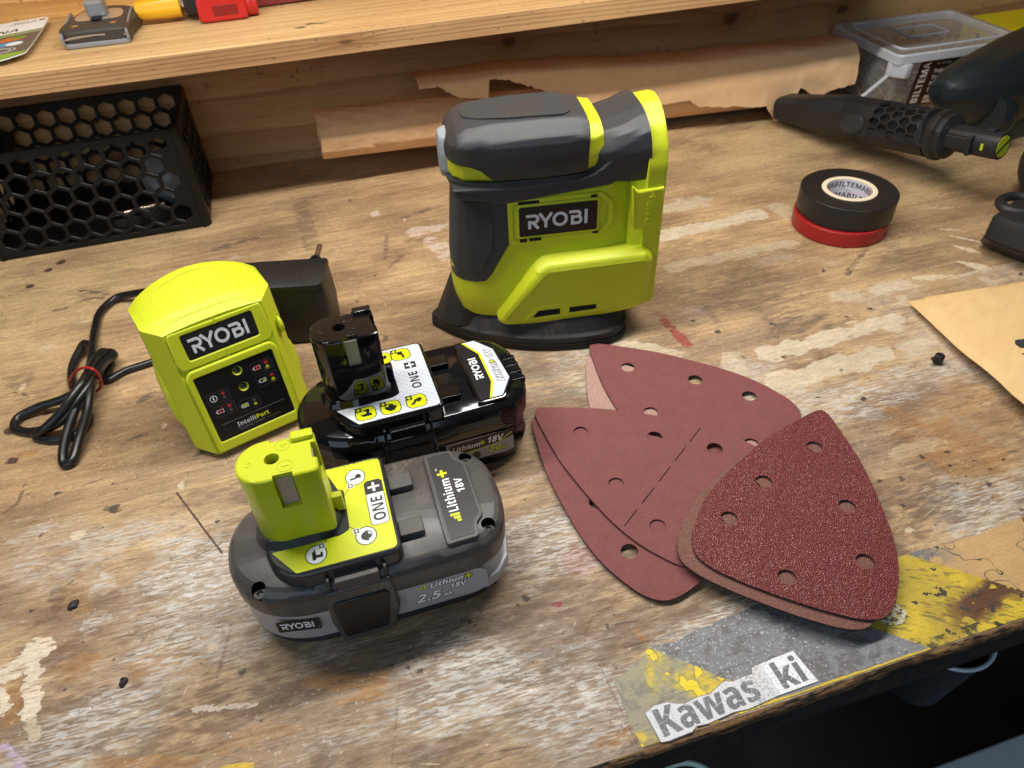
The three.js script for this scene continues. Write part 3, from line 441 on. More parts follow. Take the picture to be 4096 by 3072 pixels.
  part('front_grip', wrap([[50, x0At(50), hzAt(50), 33, 3.4], [51, x0At(51), hzAt(51), 38, 3.5], [56, x0At(56), hzAt(56), 42, 3.6], [66, x0At(66), hzAt(66), 47.5, 3.8], [77, x0At(77), hzAt(77), 54, 4], [90, x0At(90), hzAt(90), 54.5, 4.2], [104, x0At(104), hzAt(104), 55, 4.2], [112, x0At(112), 28, 55.5, 4.2]], 0.9), M.rubber, o);
  part('grip_texture', wrap([[58, x0At(58), hzAt(58), 34, 3.6], [62, x0At(62), hzAt(62), 37, 3.7], [72, x0At(72), hzAt(72), 43, 3.9], [84, x0At(84), hzAt(84), 44.5, 4.1], [106, x0At(106), hzAt(106), 44.5, 4.2]], 1.4), M.rubberGrip, o);
  // dark band under the head running back and up to the collar
  part('rubber_band', loft([sec(108, 22.5, 116, 29.2, 4.2), sec(112, 22, 122, 29.6, 4.2), sec(116, 20.5, 124, 30, 4), sec(118.5, 20, 124, 29, 4)]), M.rubber, o);
  part('band_wing', side(mm([[22.5, 117], [24.5, 110.5], [54, 104.6], [119, 110.2], [128, 119], [133, 131], [122, 131], [110, 120], [100, 116.6], [60, 115.4]]), [0.001, 0.003, 0.004, 0.003, 0.003, 0.002, 0.002, 0.004, 0.004, 0.002], -0.0304, 0.0304, 0.0014), M.rubber, o);
  // collar rising to the battery socket
  const rr = (x, y0, y1, hz, p, lean = 0) => sup(48, 1, 1, p).map((q) => { const y = (y0 + y1) / 2 + q[1] * (y1 - y0) / 2; return new THREE.Vector3((x + lean * (y - 130) / 20) / 1000, y / 1000, q[0] * hz / 1000); });
  const rr2 = (x, y0, y1, hz, lean = 0) => Array.from({ length: 96 }, (_, i) => { const a = i / 96 * Math.PI * 2, c = Math.cos(a), s = Math.sin(a), k = s >= 0 ? 2.7 : 14, y = (y0 + y1) / 2 + Math.sign(s) * Math.pow(Math.abs(s), 2 / k) * (y1 - y0) / 2; return new THREE.Vector3((x + lean * (y - 130) / 20) / 1000, y / 1000, Math.sign(c) * Math.pow(Math.abs(c), 2 / k) * hz / 1000); });
  part('collar', loft([rr2(100, 113, 140, 26, -1), rr2(110, 112, 142, 29, -1.5), rr2(118, 111, 143, 30.4, -2), rr2(128, 110, 145.5, 30.9, -2), rr2(137, 110, 149, 32, -2), rr2(141, 110, 150, 32.6, -2)]), M.rubber, o);
  // head
  part('head_base', loft([rr(22, 119, 134, 12, 2.6), rr(24, 116, 140, 18.5, 2.8), rr(30, 115, 144, 25.5, 3.4), rr(50, 115, 146, 30.2, 4), rr(96, 116, 147, 30.4, 4), rr(108, 116, 147, 29.4, 3.4), rr(113, 117, 146.5, 28, 3.2)]), M.lime, o);
  const rimPts = (grow) => [[21.5, 130.5, 139, 15.5], [24, 130, 144.5, 22.5], [28, 129.5, 147.8, 27], [34, 128.6, 150, 29.4], [40, 126, 151.2, 30.2], [47, 119.4, 151.6, 31], [70, 118.6, 152, 31.4], [92, 119, 151.6, 31.4], [99, 119.4, 151, 31.2]].map((a) => rr2(a[0], a[1] - grow, a[2] + grow, a[3] + grow));
  part('head_grip', loft([rr2(20.6, 131, 138, 8), ...rimPts(0), rr2(103.5, 120, 150.4, 30.4, 0.8), rr2(105, 122.5, 148, 28, 0.8)]), M.rubber, o);
  { // textured pad let into the top
    const top = (x) => { const L = [[34, 150.5], [46, 151.6], [70, 152], [92, 151.6], [104, 150.4]]; for (let i = 0; i < 4; i++) if (x <= L[i + 1][0]) return lerp(L[i][1], L[i + 1][1], clamp((x - L[i][0]) / (L[i + 1][0] - L[i][0]))); return 150.4; };
    const pad = plan(mm([[33, -7], [33, 7], [42, 14], [60, 17], [91, 18], [96, 14], [96, -14], [91, -18], [60, -17], [42, -14]]), 0.004, 0, 0.0022, 0.0004);
    const q = pad.attributes.position; for (let i = 0; i < q.count; i++) { const x = q.getX(i) * 1000, z = q.getZ(i) * 1000; q.setY(i, q.getY(i) - 0.0012 + (top(x) - 0.3 - Math.pow(Math.abs(z) / 30, 3.4) * 4.4) / 1000); }
    pad.computeVertexNormals(); part('head_pad', pad, M.rubberGrip, o);
  }
  part('indicator_lens', loft([rr(17.2, 118, 138, 6, 3), rr(18.2, 114.5, 141, 8.5, 3), rr(21.5, 113.5, 142.5, 11, 3), rr(26, 113.5, 143, 13, 3)]), M.lightGrey, o);
  // battery socket flange
  const fl = (x, k, y0, y1) => { const pts = []; for (let i = 0; i <= 20; i++) { const a = Math.PI * i / 20; pts.push([Math.cos(a) * 34 * k, 118 + Math.sin(a) * (y1 - 118)]); } pts.push([-34 * k, y0 + 5], [-30 * k, y0], [30 * k, y0], [34 * k, y0 + 5]); return pts.map((p) => new THREE.Vector3(x / 1000, p[1] / 1000, p[0] / 1000)); };
  part('battery_socket', loft([fl(131, 0.84, 24, 142), fl(134, 0.9, 22, 147), fl(139, 0.93, 21, 149.5), fl(140, 0.985, 20, 150.5), fl(149, 1, 20, 151.5), fl(151, 0.985, 20.6, 151), fl(151.6, 0.95, 23, 149)]), M.lime, o);
  part('socket_opening', box(0.1512, 0.03, -0.024, 0.152, 0.11, 0.024), M.void, o);
  part('socket_rib', side(mm([[130, 110.5], [134, 107], [150, 108], [150, 82], [134, 80.5], [131.5, 83]]), 0.001, 0.0325, 0.0362, 0.0012), M.lime, o);
  const font = await new FontLoader().loadAsync('fonts/droid/droid_sans_bold.typeface.json');
  const tg = new TextGeometry('ONE+', { font, size: 0.0058, depth: 0.0006, curveSegments: 3 }); tg.rotateZ(Math.PI / 2); tg.translate(0.1455, 0.0835, 0.0361); part('embossed_lettering', tg, M.lime, o);
  // panel frame and nameplate on the side
  const frame = roundPoly(mm([[54.5, 75.5], [54.5, 105.8], [113.5, 105.8], [121, 98], [121, 84], [114, 76.5]]), 0.002); frame.holes.push(roundPoly(mm([[57, 78], [57, 103.6], [112, 103.6], [118, 97], [118, 85], [112.5, 78.6]]), 0.0015));
  part('panel_frame', ext(frame, 0.0016, 0.0005).translate(0, 0, 0.0275), M.lime, o);
  part('nameplate_holder', side(mm(rect(59.6, 79.2, 112, 102.6)), 0.002, 0.0275, 0.0293, 0.0006), M.lime, o);
  const plate = upright(mm(rect(61.5, 81, 110.4, 100.8)), 0.0016, 0.0297);
  part('nameplate', side(mm(rect(61.4, 80.9, 110.5, 100.9)), 0.0016, 0.029, 0.0296, 0.0002), M.black, o);
  part('nameplate_print', plate, std({ roughness: 0.4, map: ctex(512, 206, (g, w, h) => { g.fillStyle = '#161616'; g.fillRect(0, 0, w, h); wordmark(g, 44, 52, w - 86, h - 104, '#c9cbd2'); }) }), o);
  for (const [x0, x1, y0, y1] of [[61, 74, 103.0, 104.8], [61.5, 66, 77.1, 78.9], [67.5, 75, 77.3, 79.1], [106, 110, 103, 104.6], [108, 111.5, 78, 79.4]]) part('vent_slot', side(mm(rect(x0, y0, x1, y1)), 0.0002, 0.0285, 0.02965), M.void, o);
  shadow(o);
}

// ---------------------------------------------------------------- the two batteries
function makeBattery(name, label, pos, turn, c) {
  const o = thing(name, label, 'battery', pos, turn, null), mm = (p) => p.map((a) => a.map((v) => v / 1000));
  // plan outline: broad round nose on the left, squared rear on the right
  const half = [[-64.5, 0], [-63.2, 10], [-58, 20], [-49, 27.5], [-37, 31.6], [-25, 32.5], [0, 32.5], [30, 32.3], [44, 31.6], [54, 27], [60, 18], [62.2, 8], [62.6, 0]];
  const full = (g) => { const sx = (62.6 + 64.5 + 2 * g) / 127.1, cx = -0.95; const a = half.map((p) => [(cx + (p[0] - cx) * sx) / 1000, p[1] * (32.5 + g) / 32500]); return splineShape([...a, ...a.slice(1, -1).reverse().map((p) => [p[0], -p[1]])]); };
  const rg = (g, y) => full(g).getPoints().slice(0, 144).map((p) => new THREE.Vector3(p.x, y / 1000, -p.y));
  const shellMat = c.shell, baseMat = c.base;
  part('base_tray', loft([rg(-6, 0.5), rg(-4, 1.3), rg(-2.4, 5), rg(-1.8, 10.5)]), baseMat, o);
  part('side_band', loft([rg(-2.6, 9.6), rg(-1.3, 10.2), rg(-0.9, 12), rg(-1.9, 20), rg(-1.4, 29), rg(-2, 31)]), c.band, o);
  let shell = loft([rg(-1.6, 29.2), rg(-0.5, 29.8), rg(0, 31.5), rg(0, 41), rg(-0.7, 44), rg(-2.4, 46.2), rg(-4.2, 47)]);
  const scr = [[-51, 23], [-51, -23], [51.5, 21.5], [51.5, -21.5]];
  if (c.screws) shell = cut(shell, scr.map(([x, z]) => cyl(0.0033, 0.0033, 0.012, 20).translate(x / 1000, 0.0475, z / 1000)));
  part('top_shell', shell, shellMat, o);
  if (c.screws) for (const [x, z] of scr) torx(o, x / 1000, 0.0418, z / 1000, 0.0029, M.screw);
  // raised deck round the stem
  const deck = mm([[-45, -20], [-36, -29.3], [12, -29.3], [12, 29.3], [-34, 29.3], [-45, 19]]);
  part('raised_deck', plan(deck, [0.012, 0.008, 0.005, 0.005, 0.006, 0.012], 0.0455, 0.0552, 0.0016, 3), c.deck, o);
  // printed label round the stem
  const lab = mm([[-42.5, 13.5], [-33, 27.2], [10.2, 27.2], [10.2, -27.2], [-16, -27.2], [-11, -13], [-8.5, -12], [-8.5, 11.5], [-13, 13.5]]);
  part('deck_label', flat(roundPoly(neg(lab), [0.0006, 0.0006, 0.003, 0.003, 0.001, 0.001, 0.002, 0.002, 0.001]), 0, 0.0554), std({ roughness: c.labelRough, map: c.deckPrint }), o);
  // stem
  const st = new THREE.Shape(); st.absarc(-0.0342, 0, 0.0118, Math.PI / 2, Math.PI * 1.5); st.lineTo(-0.0158, -0.0118); st.quadraticCurveTo(-0.0132, -0.0118, -0.0132, -0.0092); st.lineTo(-0.0132, 0.0092); st.quadraticCurveTo(-0.0132, 0.0118, -0.0158, 0.0118); st.closePath();
  const stemTop = ext(st, 0.0395, 0.0010, 3, 24).rotateX(-Math.PI / 2).translate(0, 0.058, 0);
  const win = [box(-0.0315, 0.0795, 0.0095, -0.0235, 0.0982, 0.0135, 0.0001), box(-0.0315, 0.0795, -0.0135, -0.0235, 0.0982, -0.0095, 0.0001), box(-0.0152, 0.083, -0.0045, -0.012, 0.0982, 0.0045, 0.0001), cyl(0.0031, 0.0031, 0.014, 24).translate(-0.0312, 0.0975, 0)];
  part('stem', cut(stemTop, win), c.stem, o);
  part('stem_lug', plan(mm(rect(-22.8, -11.4, -13.6, -6.6)), 0.001, 0.0970, 0.0996, 0.0006), c.stem, o);
  part('stem_rib', box(-0.0136, 0.0562, -0.0032, -0.0088, 0.066, 0.0005, 0.0006), c.stem, o);
  part('stem_foot', loft([0, 1, 2, 3].map((k) => { const g = [2.6, 1.5, 0.3, -0.2][k]; return sup(40, 1, 1, 2.7).map((p) => new THREE.Vector3((-29.6 + p[0] * (16.6 + g)) / 1000, [0.0545, 0.0565, 0.0588, 0.059][k], p[1] * (11.8 + g) / 1000)); })), c.foot, o);
  for (const z of [1, -1]) part('contact', box(-0.0305, 0.080, z * 0.0094, -0.0242, 0.0955, z * 0.0104, 0.0002), c.contact, o);
  part('contact', box(-0.0156, 0.0835, -0.004, -0.0148, 0.095, 0.004, 0.0002), M.steel, o);
  torx(o, -0.0312, 0.0915, 0, 0.0027, M.screw);
  for (const z of [-6.6, 5.6]) {
    part('polarity_mark', new THREE.TorusGeometry(0.0031, 0.00022, 6, 28).rotateX(Math.PI / 2).translate(-0.0262, 0.0975, z / 1000), c.stem, o);
    part('polarity_mark', box(-0.0277, 0.0974, z / 1000 - 0.00025, -0.0247, 0.09775, z / 1000 + 0.00025, 0.0001), c.stem, o);
    if (z < 0) part('polarity_mark', box(-0.02645, 0.0974, z / 1000 - 0.0015, -0.02595, 0.0978, z / 1000 + 0.0015, 0.0001), c.stem, o);
  }
  part('mould_dot', new THREE.TorusGeometry(0.0011, 0.00022, 6, 18).rotateX(Math.PI / 2).translate(-0.0405, 0.0975, 0.0005), c.stem, o);
  // rails behind the deck
  for (const z of [-13.8, 14.2]) part('rail', box(0.012, 0.046, (z - 4.4) / 1000, 0.0232, 0.0505, (z + 4.4) / 1000, 0.0006), c.deck === M.gloss ? M.gloss : shellMat, o);
  // rear plate
  if (c.screws) part('rear_plate', plan(mm([[31, -26.5], [45.5, -26.5], [46.4, -21], [50.5, -16.6], [50.5, 16.6], [46.4, 21], [45.8, 28], [31, 28.6]]), 0.0016, 0.0462, 0.0492, 0.0007, 2), c.plate, o);
  else part('rear_plate', plan(mm([[30, -26], [43, -26], [52, -14], [53.5, 14], [45, 27.5], [30, 27.5]]), 0.0014, 0.0462, 0.0495, 0.0007, 2), c.plate, o);
  const rl = c.screws ? mm([[33, -25], [44, -25], [45, -20], [49, -15.6], [49, 15.6], [45, 20], [44, 26.4], [33, 26.8]]) : mm([[31.5, -24.6], [42.4, -24.6], [50.6, -13.4], [52, 13.4], [44.2, 26], [31.5, 26]]);
  part('rear_label', flat(roundPoly(neg(rl), 0.0008), 0, c.screws ? 0.0494 : 0.0497), std({ roughness: 0.35, map: c.rearPrint }), o);
  // latches on both sides
  for (const z of [1, -1]) {
    const f = (x0, y0, d0, x1, y1, d1, r) => box(x0 / 1000, y0 / 1000, z * d0 / 1000, x1 / 1000, y1 / 1000, z * d1 / 1000, (r || 0.6) / 1000);
    part('latch_block', side(mm([[-23, 4], [-25.5, 22], [-24.5, 44], [4, 44], [5.5, 22], [1, 4]]), 0.002, z > 0 ? 0.026 : -0.0338, z > 0 ? 0.0338 : -0.026, 0.0012), shellMat, o);
    part('latch_button', side(mm([[-21.5, 9], [-23, 33], [-21.5, 37], [1, 37], [2.4, 33], [-2, 9]]), 0.002, z > 0 ? 0.030 : -0.0348, z > 0 ? 0.0348 : -0.030, 0.0009), c.button, o);
    part('latch_hook', f(-19, 43.5, 28.5, 0, 50, 33.4, 0.7), c.screws ? shellMat : M.gloss, o);
    part('latch_post', f(-22.4, 40, 28.5, -20.8, 51, 32.4, 0.5), c.deck, o); part('latch_post', f(2, 40, 28.5, 3.6, 51, 32.4, 0.5), c.deck, o);
  }
  if (c.dots) for (let i = 0; i < 7; i++) part('grip_dot', mergeGeometries([[0, 0.0009], [-0.0007, -0.0004], [0.0007, -0.0004]].map((d) => box(-0.0155 + i * 0.0031 + d[0] - 0.0003, 0.0305 + d[1] - 0.0003, 0.0345, -0.0155 + i * 0.0031 + d[0] + 0.0003, 0.0305 + d[1] + 0.0003, 0.0352, 0.0001))), M.satin, o);
  if (c.sidePrint) part('side_label', upright(mm([[8.5, 12.6], [8.5, 29.6], [44, 29.6], [47, 26], [47, 14], [42, 12.6]]), 0.0006, 0).translate(0, 0, c.sideOut), std({ roughness: 0.4, metalness: 0.1, map: c.sidePrint }), o);
  if (c.nosePrint) { const g = upright(mm(rect(-49.5, 17.8, -30.5, 26)), 0.0004, 0).translate(0.04, 0, 0); g.rotateX(-0.02); g.rotateY(-0.19); g.translate(-0.04, 0, 0.0304); part('name_label', g, std({ roughness: 0.4, map: c.nosePrint }), o); }
  if (c.rearRibs) for (let i = 0; i < 4; i++) part('cooling_rib', box(0.0535, 0.0436, -0.0075 + i * 0.0062, 0.0612, 0.0474, -0.0041 + i * 0.0062, 0.0008), M.gloss, o);
  if (c.wing) for (const z of [1, -1]) { part('corner_fin', plan(mm([[46, 24], [46, 30.8], [54, 27.4], [60.6, 19], [63, 8], [56, 8], [52, 20]].map((p) => [p[0], p[1] * z])), 0.001, 0.0098, 0.0165, 0.0012), c.band, o); }
  shadow(o); return o;
}
function turned(g, w, h, f) { g.save(); g.translate(0, h); g.rotate(-Math.PI / 2); f(g, h, w); g.restore(); } // draws as seen when the text runs from near to far
function toolIcon(g, x, y, s, kind, col) { // simple black tool pictograms
  g.save(); g.translate(x, y); g.scale(s, s); g.fillStyle = col; g.beginPath();
  const L = { drill: [[-0.8, -0.5], [0.5, -0.5], [0.5, -0.28], [0.85, -0.22], [0.85, -0.12], [0.4, -0.05], [-0.1, 0], [-0.1, 0.55], [0.25, 0.6], [0.25, 0.85], [-0.6, 0.85], [-0.5, 0], [-0.8, -0.1]], saw: [[-0.75, -0.15], [-0.45, -0.6], [0.1, -0.7], [0.55, -0.4], [0.8, 0.05], [0.8, 0.3], [0.3, 0.3], [0.1, 0.65], [-0.3, 0.65], [-0.4, 0.3], [-0.85, 0.3]], vac: [[-0.5, -0.8], [-0.15, -0.8], [-0.1, -0.1], [0.45, 0.15], [0.5, 0.6], [0.2, 0.8], [-0.35, 0.8], [-0.3, 0.2], [-0.42, 0]], trim: [[-0.85, 0.3], [-0.4, -0.2], [0, 0.05], [0.35, -0.5], [0.75, -0.55], [0.85, -0.2], [0.5, -0.15], [0.2, 0.45], [-0.3, 0.6], [-0.6, 0.75]] }[kind];
  L.forEach((p, i) => (i ? g.lineTo(...p) : g.moveTo(...p))); g.closePath(); g.fill();
  if (kind === 'saw') { g.lineWidth = 0.12; g.strokeStyle = col; g.beginPath(); g.arc(0.1, 0.15, 0.62, -0.4, Math.PI * 0.9); g.stroke(); }
  g.restore();
}
const LIMECSS = '#d3dd17';
// deck labels: canvas spans x -42.5..10.2 mm and z -27.2..27.2 mm, 12 px per mm
const PX = (x) => (x + 42.5) * 12, PZ = (z) => (z + 27.2) * 12;
const deckA = ctex(632, 653, (g, w, h) => {
  g.fillStyle = LIMECSS; g.fillRect(0, 0, w, h);
  const disc = (x, z, kind, bx, bz) => { g.fillStyle = '#eef1f2'; g.strokeStyle = '#20221f'; g.lineWidth = 5; g.beginPath(); g.ellipse(PX(x), PZ(z), 54, 58, 0, 0, 7); g.fill(); g.stroke(); g.save(); g.translate(PX(x), PZ(z)); g.rotate(-Math.PI / 2); toolIcon(g, 0, 0, 40, kind, '#1d1f1e'); g.restore(); g.fillStyle = '#f4f6f6'; g.fillRect(PX(bx) - 18, PZ(bz) - 18, 36, 36); g.fillStyle = '#1d1f1e'; g.fillRect(PX(bx) - 14, PZ(bz) - 14, 28, 28); g.fillStyle = '#fff'; plus(g, PX(bx), PZ(bz), 22, 0.28); };
  g.strokeStyle = '#20221f'; g.lineWidth = 4; for (const [a, b] of [[[-9, -8.5], [-5.5, -12.5]], [[-9, 10], [-5.5, 13]], [[-19, 13], [-21, 16.5]]]) { g.beginPath(); g.moveTo(PX(a[0]), PZ(a[1])); g.lineTo(PX(b[0]), PZ(b[1])); g.stroke(); }
  disc(-2.3, -18.2, 'vac', -5.2, -13.4); disc(-2.2, 17.2, 'saw', -6, 13.5); disc(-24.3, 20.3, 'drill', -21.6, 16.4);
  const x0 = PX(1.1), x1 = PX(9), z0 = PZ(-13.5), z1 = PZ(12.6); g.fillStyle = '#1f2120'; g.beginPath(); g.roundRect(x0 - 4, z0 - 4, x1 - x0 + 8, z1 - z0 + 8, 26); g.fill();
  g.fillStyle = '#eef1f2'; g.beginPath(); g.roundRect(x0, PZ(-5.6), x1 - x0, z1 - PZ(-5.6), [0, 0, 22, 22]); g.fill();
  g.fillStyle = '#f2f4f4'; plus(g, (x0 + x1) / 2, PZ(-9.6), 66, 0.22);
  g.save(); g.translate((x0 + x1) / 2, PZ(3.6)); g.rotate(-Math.PI / 2); g.fillStyle = '#1d1f1e'; g.font = 'bold 92px sans-serif'; g.textAlign = 'center'; g.textBaseline = 'middle'; g.scale(0.92, 1); g.fillText('ONE', 0, 4); g.restore();
  for (let i = 0; i < 240; i++) { g.fillStyle = `rgba(${rnd() > 0.4 ? '70,72,30' : '240,240,210'},${0.15 + 0.35 * rnd()})`; g.fillRect(rnd() * w, rnd() * h, 1 + rnd() * 5, 1 + rnd() * 2.5); }
  g.fillStyle = '#55591f'; for (let i = 0; i < 26; i++) g.fillRect(PX(-15 + rnd() * 26), PZ(-27.2) + rnd() * 7, 4 + rnd() * 10, 2 + rnd() * 4);
});
const rearA = ctex(320, 1036, (g, w, h) => { // 16 x 51.8 mm, 20 px per mm
  g.fillStyle = '#2c2b2c'; g.fillRect(0, 0, w, h);
  turned(g, w, h, (c) => { c.textBaseline = 'alphabetic'; c.fillStyle = '#f0f1f2'; c.font = 'bold 126px sans-serif'; c.save(); c.translate(292, 148); c.scale(0.9, 1); c.fillText('Lithium', 0, 0); const e = c.measureText('Lithium').width * 0.9; c.restore(); c.fillStyle = LIMECSS; plus(c, 292 + e + 62, 96, 96, 0.28); for (let i = 0; i < 3; i++) c.fillRect(178 + i * 36, 112 - i * 26, 28, 36 + i * 26); c.fillStyle = '#f0f1f2'; c.font = 'bold 106px sans-serif'; c.fillText('18V', 500, 262); c.font = 'bold 22px sans-serif'; c.fillText('TM', 292 + e + 112, 60); });
});
const speckle = (g, w, h, n, cols) => { for (let i = 0; i < n; i++) { g.fillStyle = cols[Math.floor(rnd() * cols.length)]; g.fillRect(rnd() * w, rnd() * h, 1 + rnd() * 2, 1 + rnd() * 2); } };
const sideA = ctex(924, 408, (g, w, h) => { // 38.5 x 17 mm, 24 px per mm
  g.fillStyle = '#a3a3a8'; g.fillRect(0, 0, w, h); speckle(g, w, h, 1500, ['rgba(120,120,124,.5)', 'rgba(170,170,174,.4)']);
  const out = (s, x, y, f, fill) => { g.font = f; g.lineJoin = 'round'; g.lineWidth = 24; g.strokeStyle = '#17181b'; g.strokeText(s, x, y); g.fillStyle = fill; g.strokeStyle = fill; g.lineWidth = 5; g.strokeText(s, x, y); g.fillText(s, x, y); };
  out('Lithium', 262, 124, 'bold italic 112px sans-serif', '#eceef2'); const e = 250 + g.measureText('Lithium').width + 40; g.fillStyle = '#17181b'; plus(g, e, 84, 104, 0.5); g.fillStyle = LIMECSS; plus(g, e, 84, 88, 0.3); for (let i = 0; i < 3; i++) { g.fillStyle = '#17181b'; g.fillRect(126 + i * 36, 78 - i * 20, 34, 38 + i * 20); g.fillStyle = LIMECSS; g.fillRect(130 + i * 36, 82 - i * 20, 26, 30 + i * 20); }
  out('18V', 480, 236, 'bold italic 108px sans-serif', '#eceef2'); out('2.5', 90, 350, 'bold italic 200px sans-serif', '#f2f3f6'); out('Ah', 400, 350, 'bold italic 76px sans-serif', '#eceef2');
});
const noseA = ctex(408, 178, (g, w, h) => { g.fillStyle = '#121316'; g.fillRect(0, 0, w, h); wordmark(g, 30, 40, w - 76, h - 80, '#e4e7ec'); g.strokeStyle = '#9a9ca2'; g.lineWidth = 3; g.beginPath(); g.arc(w - 24, h - 44, 10, 0, 7); g.stroke(); });
const diamond = (g, w, h) => { g.fillStyle = '#ccd2dd'; g.fillRect(0, 0, w, h); g.strokeStyle = '#8f96a4'; g.lineWidth = 2.2; for (let y = 0; y < h + 24; y += 24) for (let x = 0; x < w + 24; x += 24) { g.beginPath(); if ((x / 24 + y / 24) % 2) { g.moveTo(x - 10, y - 8); g.lineTo(x + 10, y + 8); g.moveTo(x - 12, y + 4); g.lineTo(x - 2, y + 11); } else { g.moveTo(x - 10, y + 8); g.lineTo(x + 10, y - 8); g.moveTo(x + 3, y - 12); g.lineTo(x + 12, y - 4); } g.stroke(); } };
const deckB = ctex(632, 653, (g, w, h) => {
  diamond(g, w, h); g.fillStyle = '#e3e6ec'; g.beginPath(); g.moveTo(0, h); g.lineTo(0, PZ(13)); g.lineTo(PX(-30), PZ(13)); g.lineTo(PX(-24), h); g.fill();
  const badge = (x, z, kind) => { g.save(); g.translate(PX(x), PZ(z)); g.rotate(-Math.PI / 2 * 0); g.fillStyle = '#23261c'; g.beginPath(); g.roundRect(-66, -62, 132, 124, 44); g.fill(); g.fillStyle = LIMECSS; g.beginPath(); g.roundRect(-61, -57, 122, 114, 40); g.fill(); g.save(); g.rotate(Math.PI); toolIcon(g, 0, -4, 46, kind, '#191b15'); g.restore(); g.fillStyle = '#23261c'; g.fillRect(-62, -62, 42, 40); g.fillStyle = LIMECSS; plus(g, -41, -42, 28, 0.28); g.restore(); };
  badge(-28.6, 20.4, 'drill'); badge(-15.4, 20.4, 'saw'); badge(-1.6, 20.4, 'trim'); badge(-1.6, -20.6, 'vac'); badge(-12.4, -20.6, 'trim');
  g.save(); g.translate(PX(1.5), PZ(3.4)); g.rotate(-Math.PI / 2); g.fillStyle = '#1e2024'; g.font = 'bold 84px sans-serif'; g.textAlign = 'center'; g.textBaseline = 'middle'; g.fillText('ONE', 0, 0); g.restore();
  g.fillStyle = '#1e2024'; g.fillRect(PX(1.5) - 38, PZ(-9.6) - 32, 76, 64); g.fillStyle = '#e8eaf0'; plus(g, PX(1.5), PZ(-9.6), 54, 0.24);
});
const rearB = ctex(410, 1012, (g, w, h) => { // 20.5 x 50.6 mm
  diamond(g, w, h); g.fillStyle = '#15161a'; g.beginPath(); g.moveTo(0, 0); g.lineTo(70, 0); g.lineTo(205, 250); g.lineTo(205, 760); g.lineTo(110, h); g.lineTo(0, h); g.fill();
  g.strokeStyle = LIMECSS; g.lineWidth = 26; g.beginPath(); g.moveTo(74, -10); g.lineTo(212, 250); g.lineTo(212, 760); g.lineTo(118, h + 10); g.stroke();
  turned(g, w, h, (c) => { wordmark(c, 330, 56, 400, 92, '#eef0f4'); c.font = 'bold italic 92px sans-serif'; c.lineWidth = 14; c.strokeStyle = '#1b1c20'; c.lineJoin = 'round'; const t = (s, x, y, f) => { c.strokeText(s, x, y); c.fillStyle = f; c.fillText(s, x, y); }; t('Lithium', 216, 342, '#eceef2'); c.fillStyle = '#1b1c20'; plus(c, 580, 306, 66, 0.5); c.fillStyle = LIMECSS; plus(c, 580, 306, 54, 0.28); t('18V', 640, 342, '#eceef2'); });
});
const sideB = ctex(924, 408, (g, w, h) => { g.scale(924 / 816, 408 / 322); w = 816; h = 322;
  g.fillStyle = '#8d8e92'; g.fillRect(0, 0, w, h); g.fillStyle = '#191a1d'; g.beginPath(); g.moveTo(40, 40); g.lineTo(w, -10); g.lineTo(w, 100); g.lineTo(620, 160); g.lineTo(40, 200); g.fill(); g.strokeStyle = LIMECSS; g.lineWidth = 9; g.beginPath(); g.moveTo(180, 200); g.lineTo(620, 160); g.lineTo(w, 40); g.stroke();
  g.font = 'bold italic 92px sans-serif'; g.fillStyle = '#e6e8ec'; g.fillText('Lithium', 60, 142); g.fillStyle = LIMECSS; plus(g, 434, 100, 60, 0.3); g.fillStyle = '#e6e8ec'; g.font = 'bold italic 116px sans-serif'; g.fillText('18V', 480, 130); g.lineWidth = 12; g.strokeStyle = '#191a1d'; g.font = 'bold italic 104px sans-serif'; g.strokeText('2.0', 500, 268); g.fillStyle = LIMECSS; g.fillText('2.0', 500, 268); g.font = 'bold italic 50px sans-serif'; g.strokeText('Ah', 668, 268); g.fillText('Ah', 668, 268);
  g.fillStyle = '#0c0c0d'; g.beginPath(); g.arc(350, 262, 52, 0, 7); g.fill();
});
const navy = phy({ color: new THREE.Color(0.018, 0.021, 0.027), roughness: 0.4 });
const A15 = 15 * Math.PI / 180, A16 = 16.5 * Math.PI / 180;
const dirtyContact = std({ color: new THREE.Color(0.46, 0.41, 0.35), metalness: 0.55, roughness: 0.45 });
const bxy = (o, a, u, v) => [o[0] + u * Math.cos(a) + v * Math.sin(a), 0, o[1] - u * Math.sin(a) + v * Math.cos(a)];
makeBattery('tool_battery', 'dark grey cordless tool battery with lime stem, nearest the camera', bxy([-0.0633, -0.2105], A15, -0.0062, -0.0005), A15, { shell: M.shell, base: navy, band: M.silver, deck: phy({ color: new THREE.Color(0.024, 0.025, 0.028), roughness: 0.3 }), deckPrint: deckA, labelRough: 0.4, stem: M.limeSmooth, foot: navy, contact: dirtyContact, plate: M.shell, rearPrint: rearA, button: M.satin, sidePrint: sideA, sideOut: 0.0314, nosePrint: noseA, screws: true, wing: true });
const ribbed = std({ color: new THREE.Color(0.7, 0.68, 0.62), metalness: 0.9, roughness: 0.5, bumpMap: rep(dtex(32, 32, (i, j) => (i % 16 < 3 || j % 16 < 3 ? 0 : 1), false), 0.0014), bumpScale: 0.0002 });
makeBattery('tool_battery', 'glossy black cordless tool battery with black stem, beside the lime charger', bxy([-0.058, -0.298], A16, 0.0027, 0.0016), A16, { shell: M.gloss, base: M.gloss, band: M.gloss, deck: M.gloss, deckPrint: deckB, labelRough: 0.3, stem: M.gloss, foot: M.gloss, contact: ribbed, plate: M.gloss, rearPrint: rearB, button: M.satin, sidePrint: sideB, sideOut: 0.0325, screws: false, dots: true, rearRibs: true });

